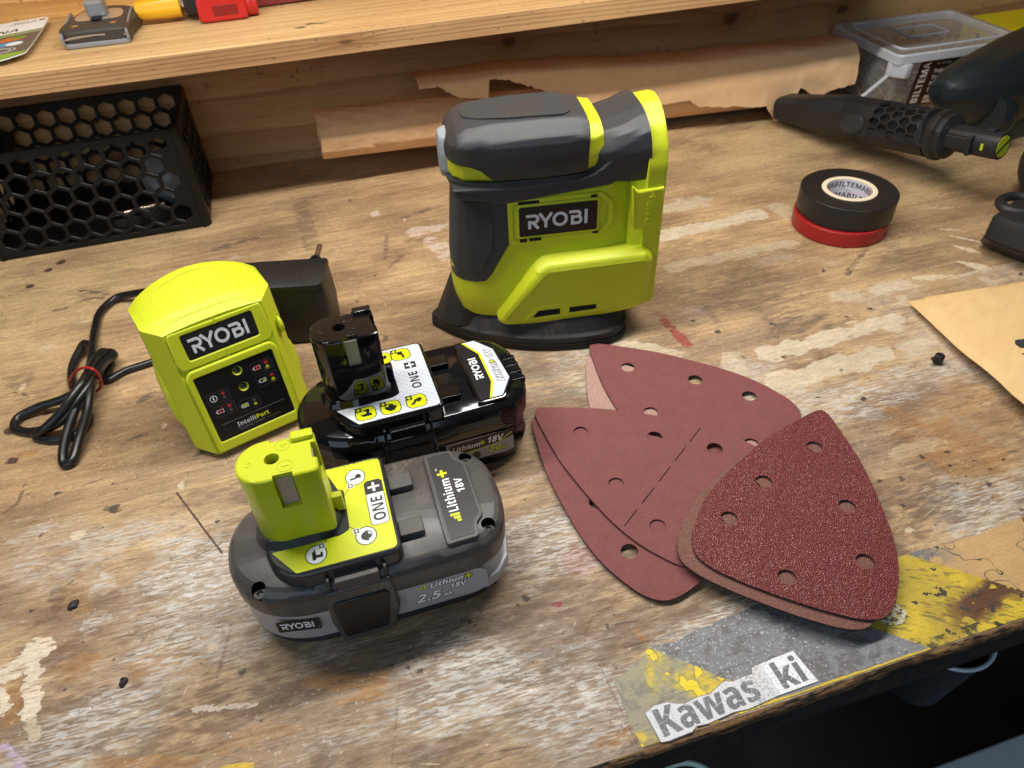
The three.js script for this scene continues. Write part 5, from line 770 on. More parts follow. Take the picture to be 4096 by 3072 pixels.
// ---------------------------------------------------------------- brown paper on its roll against the wall
const kraft = (seed, a, b) => dtex(512, 512, (i, j) => { const f = tileNoise(5, 5, seed)(i / 2, j / 2), g = tileNoise(80, 2, seed)(i / 2, j / 2), fi = tileNoise(24, 4, seed + 9)(i / 2, j / 2); return mix3(a, b, clamp(f * 0.6 + (g - 0.5) * 0.35 + (fi - 0.5) * 0.5 + 0.2)); });
{
  const kMap = kraft(61, [0.90, 0.735, 0.555], [0.83, 0.65, 0.47]);
  const pm = std({ map: rep(kMap, 0.25), roughness: 0.75, side: THREE.DoubleSide, bumpMap: rep(T_MOTTLE, 0.06), bumpScale: 0.0004 });
  const o = thing('paper_roll', 'brown kraft paper roll lying on the bench against the wall', 'paper roll');
  const n = 120, m = 40, rings = [];
  for (let i = 0; i <= n; i++) { const s = lerp(0.006, 0.50, i / n), ring = []; for (let k = 0; k < m; k++) { const a = k / m * Math.PI * 2, r = 0.0225 * (1 + 0.03 * (fbm(s * 22, k * 0.3, 3) - 0.5)) * (1 + 0.05 * Math.cos(2 * a + s * 4)); const q = clamp((s - 0.006) / 0.45), v = W(s + 0.0012 * Math.sin(a * 3), 0.670 + 0.006 * q + Math.cos(a) * r, lerp(0.0495, 0.0285, q) + Math.sin(a) * r); ring.push(v); } rings.push(ring); }
  part('rolled_paper', loft(rings, false, false, 1.2), pm, o);
  const sp = []; for (let i = 0; i <= 240; i++) { const a = i / 240 * Math.PI * 14, r = 0.009 + 0.0125 * i / 240; sp.push(a, r); }
  const spir = []; for (let i = 0; i < 240; i++) { const q = (k, e) => W(0.0085 + e, 0.670 + Math.cos(sp[k * 2]) * sp[k * 2 + 1] * 0.98, 0.0495 + Math.sin(sp[k * 2]) * sp[k * 2 + 1] * 0.98); const A = q(i, 0), B = q(i + 1, 0), C = q(i + 1, 0.02), D = q(i, 0.02); for (const v of [A, B, C, A, C, D]) spir.push(v.x, v.y, v.z); }
  const sg = new THREE.BufferGeometry(); sg.setAttribute('position', new THREE.Float32BufferAttribute(spir, 3)); sg.setAttribute('uv', new THREE.Float32BufferAttribute(new Float32Array(spir.length / 3 * 2), 2)); sg.computeVertexNormals();
  part('paper_windings', sg, pm, o);
  shadow(o);
  // torn sheet draped over the roll
  const t = thing('torn_paper', 'torn sheet of brown paper draped over the paper roll', 'paper');
  const edgeY = (s) => { const L = [[0.10, 0.088], [0.117, 0.0875], [0.134, 0.077], [0.15, 0.074], [0.162, 0.072], [0.1645, 0.088], [0.183, 0.084], [0.221, 0.0695], [0.245, 0.06], [0.272, 0.049], [0.325, 0.041], [0.367, 0.041], [0.38, 0.033], [0.457, 0.024], [0.466, 0.012], [0.471, 0.005], [0.481, 0.002], [0.487, 0.02], [0.493, 0.037], [0.516, 0.024], [0.535, 0.032], [0.56, 0.034]]; for (let i = 0; i < L.length - 1; i++) if (s <= L[i + 1][0]) return lerp(L[i][1], L[i + 1][1], clamp((s - L[i][0]) / (L[i + 1][0] - L[i][0]))); return 0.03; };
  const ns = 420, nk = 26, pos = [], uv = [], idx = [];
  for (let i = 0; i <= ns; i++) {
    const s = lerp(0.10, 0.556, i / ns), ye = Math.max(0.0012, edgeY(s) + (fbm(s * 300, 2, 3) - 0.5) * 0.0026), right = sst(0.46, 0.55, s), top = Math.max(ye + 0.001, lerp(0.0895, 0.070, sst(0.12, 0.5, s)) + (fbm(s * 15, 7, 2) - 0.5) * 0.005);
    for (let k = 0; k <= nk; k++) {
      const q = k / nk; let tt, y;
      const total = 0.075 + (top - ye), d = q * total; // length from the wall over the crest and down
      if (d < 0.075) { const a = d / 0.075 * Math.PI / 2; tt = 0.737 - Math.sin(a) * 0.052 - (d / 0.075) * 0.036; y = top - 0.018 * Math.pow(1 - d / 0.075, 2) ; if (d > 0.05) { const e = (d - 0.05) / 0.025; y -= 0.0035 * e * e; } }
      else { const e = d - 0.075; y = top - 0.0035 - e; tt = 0.737 - 0.052 - 0.036 - 0.007 * Math.sin(Math.min(1, e / 0.03) * Math.PI / 2) + e * 0.06; }
      const wr = (fbm(s * 20, q * 5, 3) - 0.5) * 0.004 * (0.3 + right * 2.4) + (fbm(s * 9, q * 2.2, 2) - 0.5) * 0.006 - 0.003 * Math.pow(q, 8) * fbm(s * 22, 3, 2);
      const p = W(s + right * 0.004 * Math.sin(q * 9), tt + wr - right * 0.003, Math.max(0.001, y + wr * 0.35)); pos.push(p.x, p.y, p.z); uv.push(s, d);
    }
  }
  for (let i = 0; i < ns; i++) for (let k = 0; k < nk; k++) { const a = i * (nk + 1) + k; idx.push(a, a + 1, a + nk + 2, a, a + nk + 2, a + nk + 1); }
  const g = new THREE.BufferGeometry(); g.setAttribute('position', new THREE.Float32BufferAttribute(pos, 3)); g.setAttribute('uv', new THREE.Float32BufferAttribute(uv, 2)); g.setIndex(idx); g.computeVertexNormals();
  part('paper_sheet', g, std({ map: rep(kraft(77, [0.93, 0.775, 0.59], [0.86, 0.69, 0.505]), 0.3), roughness: 0.7, side: THREE.DoubleSide }), t);
  shadow(t);
}

// ---------------------------------------------------------------- on the shelf
const SY = 0.1521;
{
  // hanging card of a garden product
  const o = thing('blister_card', 'white and grey blister pack card at the left end of the shelf', 'blister pack', W(-0.225, 0.668, SY + 0.0006), BA + 0.02);
  const pts = [[-0.05, 0.052], [0.026, 0.052], [0.039, 0.043], [0.0405, 0.02], [0.0415, -0.02], [0.0415, -0.05], [0.038, -0.056], [-0.05, -0.056]];
  const print = ctex(732, 864, (g, w, h) => { // 91.5 x 108 mm, 8 px per mm
    g.fillStyle = '#5b564f'; g.fillRect(0, 0, w, h); g.fillStyle = '#eef0ef'; g.beginPath(); g.moveTo(0, 0); g.lineTo(w, 0); g.lineTo(w, 280); g.lineTo(0, 372); g.fill();
    const st = (y, c, t) => { g.fillStyle = c; g.beginPath(); g.moveTo(0, y + 90); g.lineTo(w, y); g.lineTo(w, y + t); g.lineTo(0, y + 90 + t); g.fill(); }; st(286, '#8fa92e', 20); st(306, '#2f6f9c', 16); st(322, '#c8d23a', 14);
    g.fillStyle = '#2d2f31'; g.font = 'bold 34px sans-serif'; g.textAlign = 'right'; g.fillText('MADE IN', w - 66, 66); g.fillText('GERMANY', w - 66, 100); g.fillStyle = '#222'; g.fillRect(w - 56, 44, 40, 14); g.fillStyle = '#c23'; g.fillRect(w - 56, 58, 40, 14); g.fillStyle = '#e8b02a'; g.fillRect(w - 56, 72, 40, 14);
    g.save(); g.translate(w - 150, 268); g.rotate(-0.12); g.fillStyle = '#25282a'; g.font = 'italic bold 92px sans-serif'; g.fillText('GARDENA', 0, 0); g.restore();
    g.fillStyle = '#7fa530'; g.fillRect(0, h - 110, w, 110); g.fillStyle = '#c96a2c'; g.beginPath(); g.ellipse(w - 150, 440, 80, 46, -0.2, 0, 7); g.fill(); g.fillStyle = '#5e8f2c'; g.beginPath(); g.ellipse(w - 120, 420, 44, 30, 0, 0, 7); g.fill(); g.fillStyle = '#4c93bd'; g.beginPath(); g.ellipse(w - 200, 560, 90, 44, -0.3, 0, 7); g.fill(); g.fillStyle = '#dfe9ee'; g.beginPath(); g.ellipse(w - 120, 556, 50, 40, 0, 0, 7); g.fill();
    g.strokeStyle = '#d7d9da'; g.lineWidth = 6; g.beginPath(); g.ellipse(w - 190, 680, 96, 52, 0, 0, 7); g.stroke(); g.beginPath(); g.ellipse(w - 190, 680, 70, 36, 0, 0, 7); g.stroke(); g.fillStyle = '#e4e6e7'; g.font = 'bold 44px sans-serif'; g.textAlign = 'center'; g.fillText('S', w - 190, 696);
  });
  part('card', plan(pts, 0.002, 0, 0.0008, 0), std({ color: 0xd8d8d2, roughness: 0.6 }), o);
  part('card_print', flat(pts, 0.002, 0.0010), std({ map: print, roughness: 0.45 }), o);
  part('blister', new THREE.SphereGeometry(1, 28, 14, 0, Math.PI * 2, 0, Math.PI / 2).scale(0.03, 0.022, 0.034).translate(-0.026, 0.001, 0.012), phy({ color: new THREE.Color(0.55, 0.5, 0.45), roughness: 0.15, transmission: 0.5, thickness: 0 }), o);
  o.rotation.z = 0.05; o.position.y += 0.002; shadow(o);
}
{
  const o = thing('paint_scraper', 'metal topped razor scraper with grey slider on the shelf', 'scraper', W(-0.139, 0.638, SY), BA - 0.02), mm = (p) => p.map((a) => a.map((v) => v / 1000));
  const chrome = std({ color: new THREE.Color(0.72, 0.66, 0.58), metalness: 0.85, roughness: 0.38, bumpMap: rep(T_GRAIN, 0.02), bumpScale: 0.00002 });
  const trim = phy({ color: new THREE.Color(0.22, 0.22, 0.225), roughness: 0.4 }), grip = phy({ color: new THREE.Color(0.045, 0.036, 0.03), roughness: 0.55 });
  part('grip', plan(splineShape(neg(mm([[-23, -4], [-25, -22], [-21, -42], [-14, -64], [0, -70], [15, -66], [27, -52], [26, -34], [24, -18], [23.5, -3], [0, -2]]))), 0, 0.0005, 0.0125, 0.003), grip, o);
  part('trim', plan(mm([[-23, 0], [23, 0], [23.4, -16], [19, -52], [-16, -52], [-23.4, -16]]), 0.003, 0, 0.0035, 0.0012), trim, o);
  for (const z of [1, -1]) part('trim_rail', side(mm([[-52, 10.5], [-52, 13.6], [-6, 11.5], [0, 9], [0, 3], [-6, 3]]), 0.001, z * 22.6 / 1000 - 0.0009, z * 22.6 / 1000 + 0.0009, 0.0004).rotateY(-Math.PI / 2), trim, o);
  // curved steel plate
  const rows = []; for (let i = 0; i <= 14; i++) { const q = i / 14, z = lerp(-1.5, -54, q), hw = lerp(21.4, 16.5, q * q), y = 8.2 + 5.5 * Math.sin(q * Math.PI * 0.62), r = []; for (let k = 0; k <= 12; k++) { const a = k / 12 * 2 - 1; r.push(new THREE.Vector3(a * hw / 1000, (y - 1.6 * Math.pow(Math.abs(a), 6)) / 1000, z / 1000)); } rows.push(r.concat([...r].reverse().map((v) => new THREE.Vector3(v.x, v.y - 0.0007, v.z)))); }
  part('steel_plate', loft(rows), chrome, o);
  part('blade_slot', box(-0.0205, 0.0032, -0.03, 0.0205, 0.0072, -0.0025, 0.0004), M.void, o);
  part('slider_track', box(-0.0035, 0.0132, -0.044, 0.0035, 0.0141, -0.021, 0.0003), M.void, o);
  part('slider_knob', plan(mm([[-6.5, -30], [6.5, -30], [7, -46], [0, -50], [-7, -46]]), 0.003, 0.013, 0.0245, 0.0022), trim, o);
  for (const x of [-14, 13]) part('rivet_dome', new THREE.SphereGeometry(0.0036, 20, 12).scale(1, 0.5, 1).translate(x / 1000, 0.0112, -0.0135), std({ color: new THREE.Color(0.85, 0.74, 0.5), metalness: 1, roughness: 0.14 }), o);
  part('stamp', flat(rect(-0.0055, -0.0165, 0.0055, -0.0085), 0.0003, 0).rotateX(0.1).translate(0, 0.0101, 0), std({ roughness: 0.35, metalness: 0.7, map: ctex(220, 160, (g, w, h) => { g.fillStyle = '#a9998a'; g.fillRect(0, 0, w, h); g.translate(w / 2, h / 2); g.rotate(Math.PI); g.fillStyle = '#2a221c'; g.font = 'bold 62px sans-serif'; g.textAlign = 'center'; g.fillText('Hard', 0, -10); g.fillText('Head', 0, 56); }) }), o);
  shadow(o);
  // snap knife
  const k = thing('utility_knife', 'red utility knife with yellow tip cap lying on the shelf', 'knife', W(-0.066, 0.672, SY), BA + 0.02);
  const redP = phy({ color: new THREE.Color(0.50, 0.016, 0.012), roughness: 0.35 }), yel = phy({ color: new THREE.Color(0.78, 0.42, 0.01), roughness: 0.4 });
  part('handle', side(mm([[0, 2], [3, 0.5], [36, 0.5], [38, 2], [38, 19], [5, 21], [1, 17]]), 0.002, -0.028, 0.007, 0.002), redP, k);
  part('handle_window', box(0.012, 0.005, 0.0066, 0.031, 0.0125, 0.0074, 0.0003), phy({ color: new THREE.Color(0.22, 0.01, 0.008), roughness: 0.4 }), k);
  part('handle_ring', loft([38, 38.4, 46, 46.6].map((x, i) => sup(28, 0.0165 + (i % 3 ? 0.0008 : 0), 0.0108 + (i % 3 ? 0.0008 : 0), 3).map((p) => new THREE.Vector3(x / 1000, 0.0116 + p[1], -0.0105 + p[0] * 0.95)))), redP, k);
  part('ring_groove', new THREE.CylinderGeometry(0.0118, 0.0118, 0.0006, 32).rotateZ(Math.PI / 2).scale(1, 1, 1.4).translate(0.0422, 0.0117, -0.0105), M.void, k);
  part('black_collar', box(-0.009, 0.006, -0.024, 0.002, 0.0185, -0.004, 0.001), M.satin, k);
  part('blade', box(-0.014, 0.012, -0.022, -0.008, 0.0175, -0.008, 0.0004), M.steel, k);
  part('tip_cap', loft([[-47, 3.5, 6, 11], [-46, 5.5, 8, 11], [-42, 7, 9, 11], [-24, 8, 10.5, 11.5], [-13, 8, 10.5, 11.5], [-12.4, 7.6, 10, 11.5]].map((a) => sup(28, a[2], a[1], 3.4).map((p) => new THREE.Vector3(a[0] / 1000, (a[3] + p[1]) / 1000, (-16 + p[0]) / 1000)))), yel, k);
  part('cap_ridge', box(-0.031, 0.0185, -0.025, -0.0295, 0.0202, -0.008, 0.0004), yel, k);
  shadow(k);
  const p = thing('carpenter_pencil', 'dark red pencil beside the utility knife on the shelf', 'pencil', W(-0.098, 0.6935, SY + 0.0042), BA + 0.07);
  part('shaft', loft([22, 22.2, 230, 230.4].map((x) => sup(10, 0.0045, 0.0038, 2.4).map((q) => new THREE.Vector3(x / 1000, q[1], q[0])))), phy({ color: new THREE.Color(0.17, 0.012, 0.016), roughness: 0.25, clearcoat: 0.5 }), p);
  part('sharpened_wood', loft([[3, 0.0012], [21.9, 0.0042]].map((a) => sup(10, a[1] * 1.07, a[1] * 0.9, 2.2).map((q) => new THREE.Vector3(a[0] / 1000, q[1], q[0])))), std({ color: new THREE.Color(0.62, 0.42, 0.26), roughness: 0.8 }), p);
  part('lead', loft([[-2, 0.0003], [3.2, 0.0012]].map((a) => sup(8, a[1], a[1], 2).map((q) => new THREE.Vector3(a[0] / 1000, q[1], q[0])))), M.black, p);
  shadow(p);
}

// ---------------------------------------------------------------- right end: screw box, nozzle, blower, tools, envelope
{
  const a = 13 * Math.PI / 180, o = thing('screw_box', 'clear plastic box of screws with brown label against the wall', 'box', [0.402, 0, -0.738], a);
  const clear = phy({ color: new THREE.Color(0.94, 0.94, 0.95), roughness: 0.25, transmission: 0.8, thickness: 0, ior: 1.45 }), rimM = phy({ color: new THREE.Color(0.80, 0.81, 0.85), roughness: 0.35, transmission: 0.4, thickness: 0 });
  const wl = (x0, z0, x1, z1, ch) => [[x0 + ch, z0], [x1 - ch, z0], [x1, z0 + ch], [x1, z1 - ch], [x1 - ch, z1], [x0 + ch, z1], [x0, z1 - ch], [x0, z0 + ch]].map((p) => p);
  const rg = (k, y) => roundPoly(wl(0.006 - k, -0.112 - k, 0.150 + k, -0.006 + k, 0.004), 0.003).getPoints(4).map((p) => new THREE.Vector3(p.x, y, p.y)).reverse();
  part('tub', loft([rg(-0.006, 0.001), rg(-0.005, 0.0004), rg(-0.004, 0.002), rg(0, 0.055)], true, false), clear, o);
  part('lid_skirt', loft([rg(0.004, 0.0535), rg(0.0052, 0.054), rg(0.0056, 0.0615), rg(0.0045, 0.0632)], false, false), rimM, o);
  part('lid_top', loft([rg(0.0044, 0.0633), rg(0.001, 0.0637), rg(-0.007, 0.0637), rg(-0.008, 0.0616), rg(-0.012, 0.0612)], false, true), clear, o);
  part('lid_ridge', tube(rg(-0.0075, 0.0640), 0.0009, 160, true, 6), rimM, o);
  part('lid_ridge', tube(roundPoly(rect(0.052, -0.078, 0.098, -0.05), 0.002).getPoints(4).map((p) => new THREE.Vector3(p.x, 0.0622, p.y)), 0.0008, 90, true, 6), rimM, o);
  part('closing_tab', plan([[-0.0005, -0.012], [0.012, 0.003], [0.020, 0.0005], [0.004, -0.018]], 0.002, 0.040, 0.0535, 0.001), rimM, o);
  part('tie_strap', box(-0.03, -0.0012, -0.0018, 0.006, 0.0012, 0.0018, 0.0005).rotateZ(0.5).rotateY(0.2).translate(-0.008, 0.040, -0.004), rimM, o);
  const lab = ctex(640, 300, (g, w, h) => { g.fillStyle = '#3c2417'; g.fillRect(0, 0, w, h); g.fillStyle = '#e8e0d6'; g.save(); g.translate(74, h - 14); g.rotate(-Math.PI / 2); g.font = 'bold 66px sans-serif'; g.fillText('BILTEMA', 0, 0); g.restore(); g.font = '20px sans-serif'; g.fillText('Art. 87-548', 116, 30); g.font = 'bold 36px sans-serif'; ['Träskruv, helgängad', 'Treskrue, helgjenget', 'Puuruuvi', 'Træskrue'].forEach((s, i) => g.fillText(s, 112, 84 + i * 42)); g.fillStyle = '#cfc0ad'; g.fillRect(112, 236, 130, 26); g.fillRect(112, 268, 180, 22); });
  part('box_label', upright(rect(0.034, 0.005, 0.146, 0.0515), 0.001, 0).rotateX(0.073).translate(0, 0.0, -0.0092), std({ map: lab, roughness: 0.5 }), o);
  shadow(o);
  // the heap inside
  const n = 900, sg = mergeGeometries([new THREE.CylinderGeometry(0.0013, 0.0003, 0.016, 6).toNonIndexed(), new THREE.CylinderGeometry(0.0026, 0.0013, 0.0022, 6).toNonIndexed().translate(0, 0.0085, 0)]), im = new THREE.InstancedMesh(sg, std({ color: 0xffffff, metalness: 0.75, roughness: 0.45 }), n), q = new THREE.Object3D();
  im.name = 'wood_screws'; for (let i = 0; i < n; i++) { q.position.set(0.016 + rnd() * 0.122, 0.005 + rnd() * (0.034 + 0.012 * rnd()), -0.104 + rnd() * 0.088); q.rotation.set(rnd() * 6, rnd() * 6, rnd() * 6); q.updateMatrix(); im.setMatrixAt(i, q.matrix); im.setColorAt(i, new THREE.Color().setRGB(...mix3([0.50, 0.36, 0.20], [0.14, 0.10, 0.07], rnd()))); }
  im.position.copy(o.position); im.rotation.y = a; scene.add(im); tag(im, 'heap of brownish wood screws inside the clear box', 'screws', null, 'stuff'); im.castShadow = im.receiveShadow = true;
}
{
  const A = new THREE.Vector3(0.298, 0.0175, -0.741), B = new THREE.Vector3(0.409, 0.053, -0.544), d = B.clone().sub(A).normalize();
  const o = thing('blower_nozzle', 'black tapering nozzle with honeycomb collar and lime end in front of the screw box', 'nozzle', A);
  o.quaternion.setFromRotationMatrix(new THREE.Matrix4().makeBasis(d, new THREE.Vector3(0, 1, 0).addScaledVector(d, -d.y).normalize(), new THREE.Vector3().crossVectors(d, new THREE.Vector3(0, 1, 0)).normalize()));
  o.scale.set(1.085, 0.89, 0.89);
  const blk = phy({ color: new THREE.Color(0.014, 0.014, 0.0155), roughness: 0.5, bumpMap: rep(T_GRAIN, 0.02), bumpScale: 0.00006 }), rg = (x, ry, rz, p = 2.2, yo = 0) => sup(44, rz, ry, p).map((q) => new THREE.Vector3(x, q[1] + yo, q[0]));
  part('flat_tip', loft([rg(0, 0.0105, 0.017, 4), rg(0.0006, 0.0125, 0.0188, 4), rg(0.03, 0.0165, 0.019, 3.2), rg(0.062, 0.0218, 0.0212, 2.6), rg(0.074, 0.0226, 0.0224, 2.1)]), blk, o);
  part('sleeve', loft([rg(0.0738, 0.0226, 0.0226, 2), rg(0.0755, 0.0232, 0.0232, 2), rg(0.104, 0.0229, 0.0229, 2), rg(0.1045, 0.0222, 0.0222, 2)]), blk, o);
  part('sleeve_core', loft([rg(0.1, 0.0178, 0.0178, 2), rg(0.156, 0.0175, 0.0175, 2)]), M.void, o);
  part('sleeve_belly', loft([rg(0.104, 0.0224, 0.0224, 2), rg(0.153, 0.0224, 0.0224, 2)].map((r) => r.filter((v) => v.y < 0.001 || v.z < -0.015)).map((r) => r), false, false, 1), blk, o);
  { // honeycomb bent round the sleeve
    const Rr = 0.0226, L0 = 0.103, L1 = 0.155, arc = Math.PI * Rr * 1.16, s = new THREE.Shape(); s.moveTo(L0, 0); s.lineTo(L1, 0); s.lineTo(L1, arc); s.lineTo(L0, arc); s.closePath();
    const px = 0.0102, hr = 0.0049; for (let c = 0; c < 6; c++) for (let r = 0; r < 9; r++) { const cx = L0 + 0.0062 + c * px * 0.84, cy = 0.0058 + (r + (c % 2) * 0.5) * px * 0.97; if (cx + hr > L1 - 0.001 || cy + hr > arc - 0.001) continue; const q = new THREE.Path(); for (let i = 0; i < 6; i++) { const b = -i * Math.PI / 3, x = cx + Math.cos(b) * hr, y = cy + Math.sin(b) * hr; if (i) q.lineTo(x, y); else q.moveTo(x, y); } q.closePath(); s.holes.push(q); }
    const g = new THREE.ExtrudeGeometry(s, { depth: 0.0018, bevelEnabled: false }), p = g.attributes.position; for (let i = 0; i < p.count; i++) { const th = p.getY(i) / Rr - 0.32, r = Rr - 0.0014 + p.getZ(i); p.setXYZ(i, p.getX(i), Math.sin(th) * r, Math.cos(th) * r); } g.computeVertexNormals();
    part('honeycomb_sleeve', toCreasedNormals(g, 0.4), blk, o);
  }
  part('oval_window', new THREE.SphereGeometry(1, 28, 18).scale(0.0105, 0.0098, 0.0016).rotateX(-0.15).translate(0.0895, 0.0032, 0.0224), phy({ color: new THREE.Color(0.024, 0.027, 0.03), roughness: 0.35 }), o);
  part('oval_rim', new THREE.TorusGeometry(0.0108, 0.0007, 8, 40).scale(1, 0.93, 1).rotateX(-0.15).translate(0.0895, 0.0032, 0.0226), blk, o);
  part('collar', loft([rg(0.1545, 0.0226, 0.0226, 2), rg(0.1565, 0.0236, 0.0236, 2), rg(0.1605, 0.0236, 0.0236, 2), rg(0.162, 0.0212, 0.0212, 2), rg(0.166, 0.0208, 0.0208, 2), rg(0.168, 0.0175, 0.0175, 2)]), blk, o);
  part('spigot', loft([rg(0.167, 0.0122, 0.0122, 2), rg(0.2055, 0.0122, 0.0122, 2), rg(0.2065, 0.0116, 0.0116, 2), rg(0.2065, 0.0098, 0.0098, 2), rg(0.2035, 0.0096, 0.0096, 2)]), blk, o);
  part('side_key', box(0.168, -0.0055, 0.008, 0.189, 0.0065, 0.0152, 0.0012), blk, o);
  part('key_stop', box(0.186, -0.009, 0.0075, 0.1895, 0.008, 0.0165, 0.001), blk, o);
  part('top_lug', box(0.193, 0.0105, -0.004, 0.2, 0.0145, 0.004, 0.0008), blk, o);
  part('lime_mark', box(0.1955, -0.003, 0.0117, 0.1975, 0.003, 0.0125, 0.0003), M.lime, o);
  part('lime_insert', cyl(0.0097, 0.0097, 0.003, 30).rotateZ(Math.PI / 2).translate(0.2052, 0, 0), M.lime, o);
  part('insert_slot', box(0.2060, -0.0010, -0.0092, 0.2070, 0.0010, 0.0092, 0.0001).rotateX(0.5), M.void, o);
  shadow(o);
}
{
  const o = thing('leaf_blower', 'dark rounded leaf blower with triangle badge, cut off by the right edge', 'blower', [0.440, 0.0425, -0.666], 35.8 * Math.PI / 180);
  const teal = phy({ color: new THREE.Color(0.013, 0.019, 0.021), roughness: 0.38, bumpMap: rep(T_GRAIN, 0.03), bumpScale: 0.00006 }), rg = (x, r, yo, zo, p = 2.2, k = 1) => sup(60, r * k, r, p).map((q) => new THREE.Vector3(x, q[1] + yo, q[0] + zo));
  part('casing', loft([rg(-0.034, 0.006, 0.014, -0.012), rg(-0.032, 0.0105, 0.014, -0.012), rg(-0.020, 0.0185, 0.012, -0.010), rg(-0.004, 0.027, 0.008, -0.006), rg(0.018, 0.034, 0.004, -0.002), rg(0.045, 0.0385, 0.001, 0), rg(0.09, 0.041, 0, 0), rg(0.4, 0.0412, 0, 0)]), teal, o);
  const leaf = splineShape([[0, 0.026], [0.010, 0.015], [0.0145, 0], [0.010, -0.014], [0, -0.020], [-0.010, -0.012], [-0.0135, 0.001], [-0.008, 0.015]]);
  const badge = (g, z) => { const p = g.attributes.position; for (let i = 0; i < p.count; i++) { const y = p.getY(i); p.setZ(i, p.getZ(i) - y * y * 11 - p.getX(i) * p.getX(i) * 3); } g.computeVertexNormals(); return g.rotateX(-0.5).rotateY(-0.1).translate(0.052, 0.019, z); };
  part('badge', badge(ext(leaf, 0.0035, 0.0015, 3, 16), 0.0345), phy({ color: new THREE.Color(0.03, 0.05, 0.056), roughness: 0.35 }), o);
  const tri = (k) => roundPoly([[-0.007 * k, -0.006 * k], [0.007 * k, -0.004 * k], [0.003 * k, 0.009 * k]], 0.0012), t1 = tri(1); t1.holes.push(tri(0.78)); const t2 = tri(0.6); t2.holes.push(tri(0.42));
  part('badge_triangle', badge(ext(t1, 0.0006), 0.0376), M.black, o); part('badge_triangle', badge(ext(t2, 0.0006), 0.0376), M.black, o);
  part('front_lip', loft([rg(0.004, 0.018, -0.006, 0.018), rg(0.012, 0.021, -0.010, 0.020), rg(0.03, 0.020, -0.014, 0.018), rg(0.05, 0.012, -0.016, 0.016)]), teal, o);
  shadow(o);
  const y = thing('yellow_case', 'bright yellow plastic case corner behind the blower at the right edge', 'case', W(0.795, 0.70, -0.022), BA);
  part('case_side', box(-0.03, 0, -0.03, 0.12, 0.072, 0.03, 0.004), phy({ color: new THREE.Color(0.85, 0.70, 0.005), roughness: 0.4 }), y); part('case_lip', box(-0.032, 0.066, -0.032, 0.12, 0.0705, 0.032, 0.002), phy({ color: new THREE.Color(0.85, 0.70, 0.005), roughness: 0.4 }), y); shadow(y);
}
{
  const o = thing('black_power_tool', 'black power tool end with embossed side, cut off by the right edge', 'power tool');
  const blk = phy({ color: new THREE.Color(0.016, 0.016, 0.0175), roughness: 0.42, bumpMap: rep(T_GRAIN, 0.02), bumpScale: 0.00008 });
  const low = [[0.3705, -0.482], [0.386, -0.458], [0.46, -0.395], [0.50, -0.45], [0.405, -0.503]], up = [[0.3675, -0.4755], [0.3805, -0.4545], [0.46, -0.392], [0.50, -0.45], [0.396, -0.4975]], mid = [[0.365, -0.4725], [0.379, -0.4505], [0.46, -0.386], [0.50, -0.45], [0.398, -0.5]];
  const rg = (a, y, k = 1) => roundPoly(a, 0.004).getPoints(4).map((p) => new THREE.Vector3(p.x * k + 0.44 * (1 - k), y, p.y * k - 0.45 * (1 - k)));
  part('lower_shell', loft([rg(low, 0.004, 0.97), rg(low, 0.006), rg(mid, 0.0155)]), blk, o);
  part('upper_shell', loft([rg(mid, 0.0162), rg(mid, 0.018), rg(up, 0.03), rg(up, 0.033, 0.975), rg(up, 0.0335, 0.95)]), blk, o);
  part('hang_loop', new THREE.TorusGeometry(0.0125, 0.0036, 12, 30).scale(1.2, 1, 1).rotateX(Math.PI / 2).rotateY(0.4).translate(0.396, 0.0325, -0.489), blk, o);
  for (const [x, z] of [[0.406, -0.474], [0.413, -0.484], [0.4145, -0.468], [0.4225, -0.478]]) part('embossed_hexagon', new THREE.TorusGeometry(0.0042, 0.0006, 6, 6).rotateX(Math.PI / 2).rotateY(0.6).translate(x, 0.0338, z), blk, o);
  shadow(o);
  const k = thing('ribbed_knob', 'black ribbed round handle behind the black tool at the right edge', 'handle', [0.466, 0.030, -0.553], 0.5);
  part('knob', new THREE.SphereGeometry(0.0285, 36, 24).scale(1.05, 1.05, 1), blk, k);
  for (let i = 0; i < 8; i++) part('rib', new THREE.TorusGeometry(0.0286 * Math.sqrt(1 - Math.pow((i - 2.5) * 0.13, 2)), 0.0012, 8, 44).rotateY(Math.PI / 2).translate((i - 2.5) * 0.0038 + 0.003, 0, 0).scale(1.04, 1.05, 1.02), M.satin, k);
  shadow(k);
}
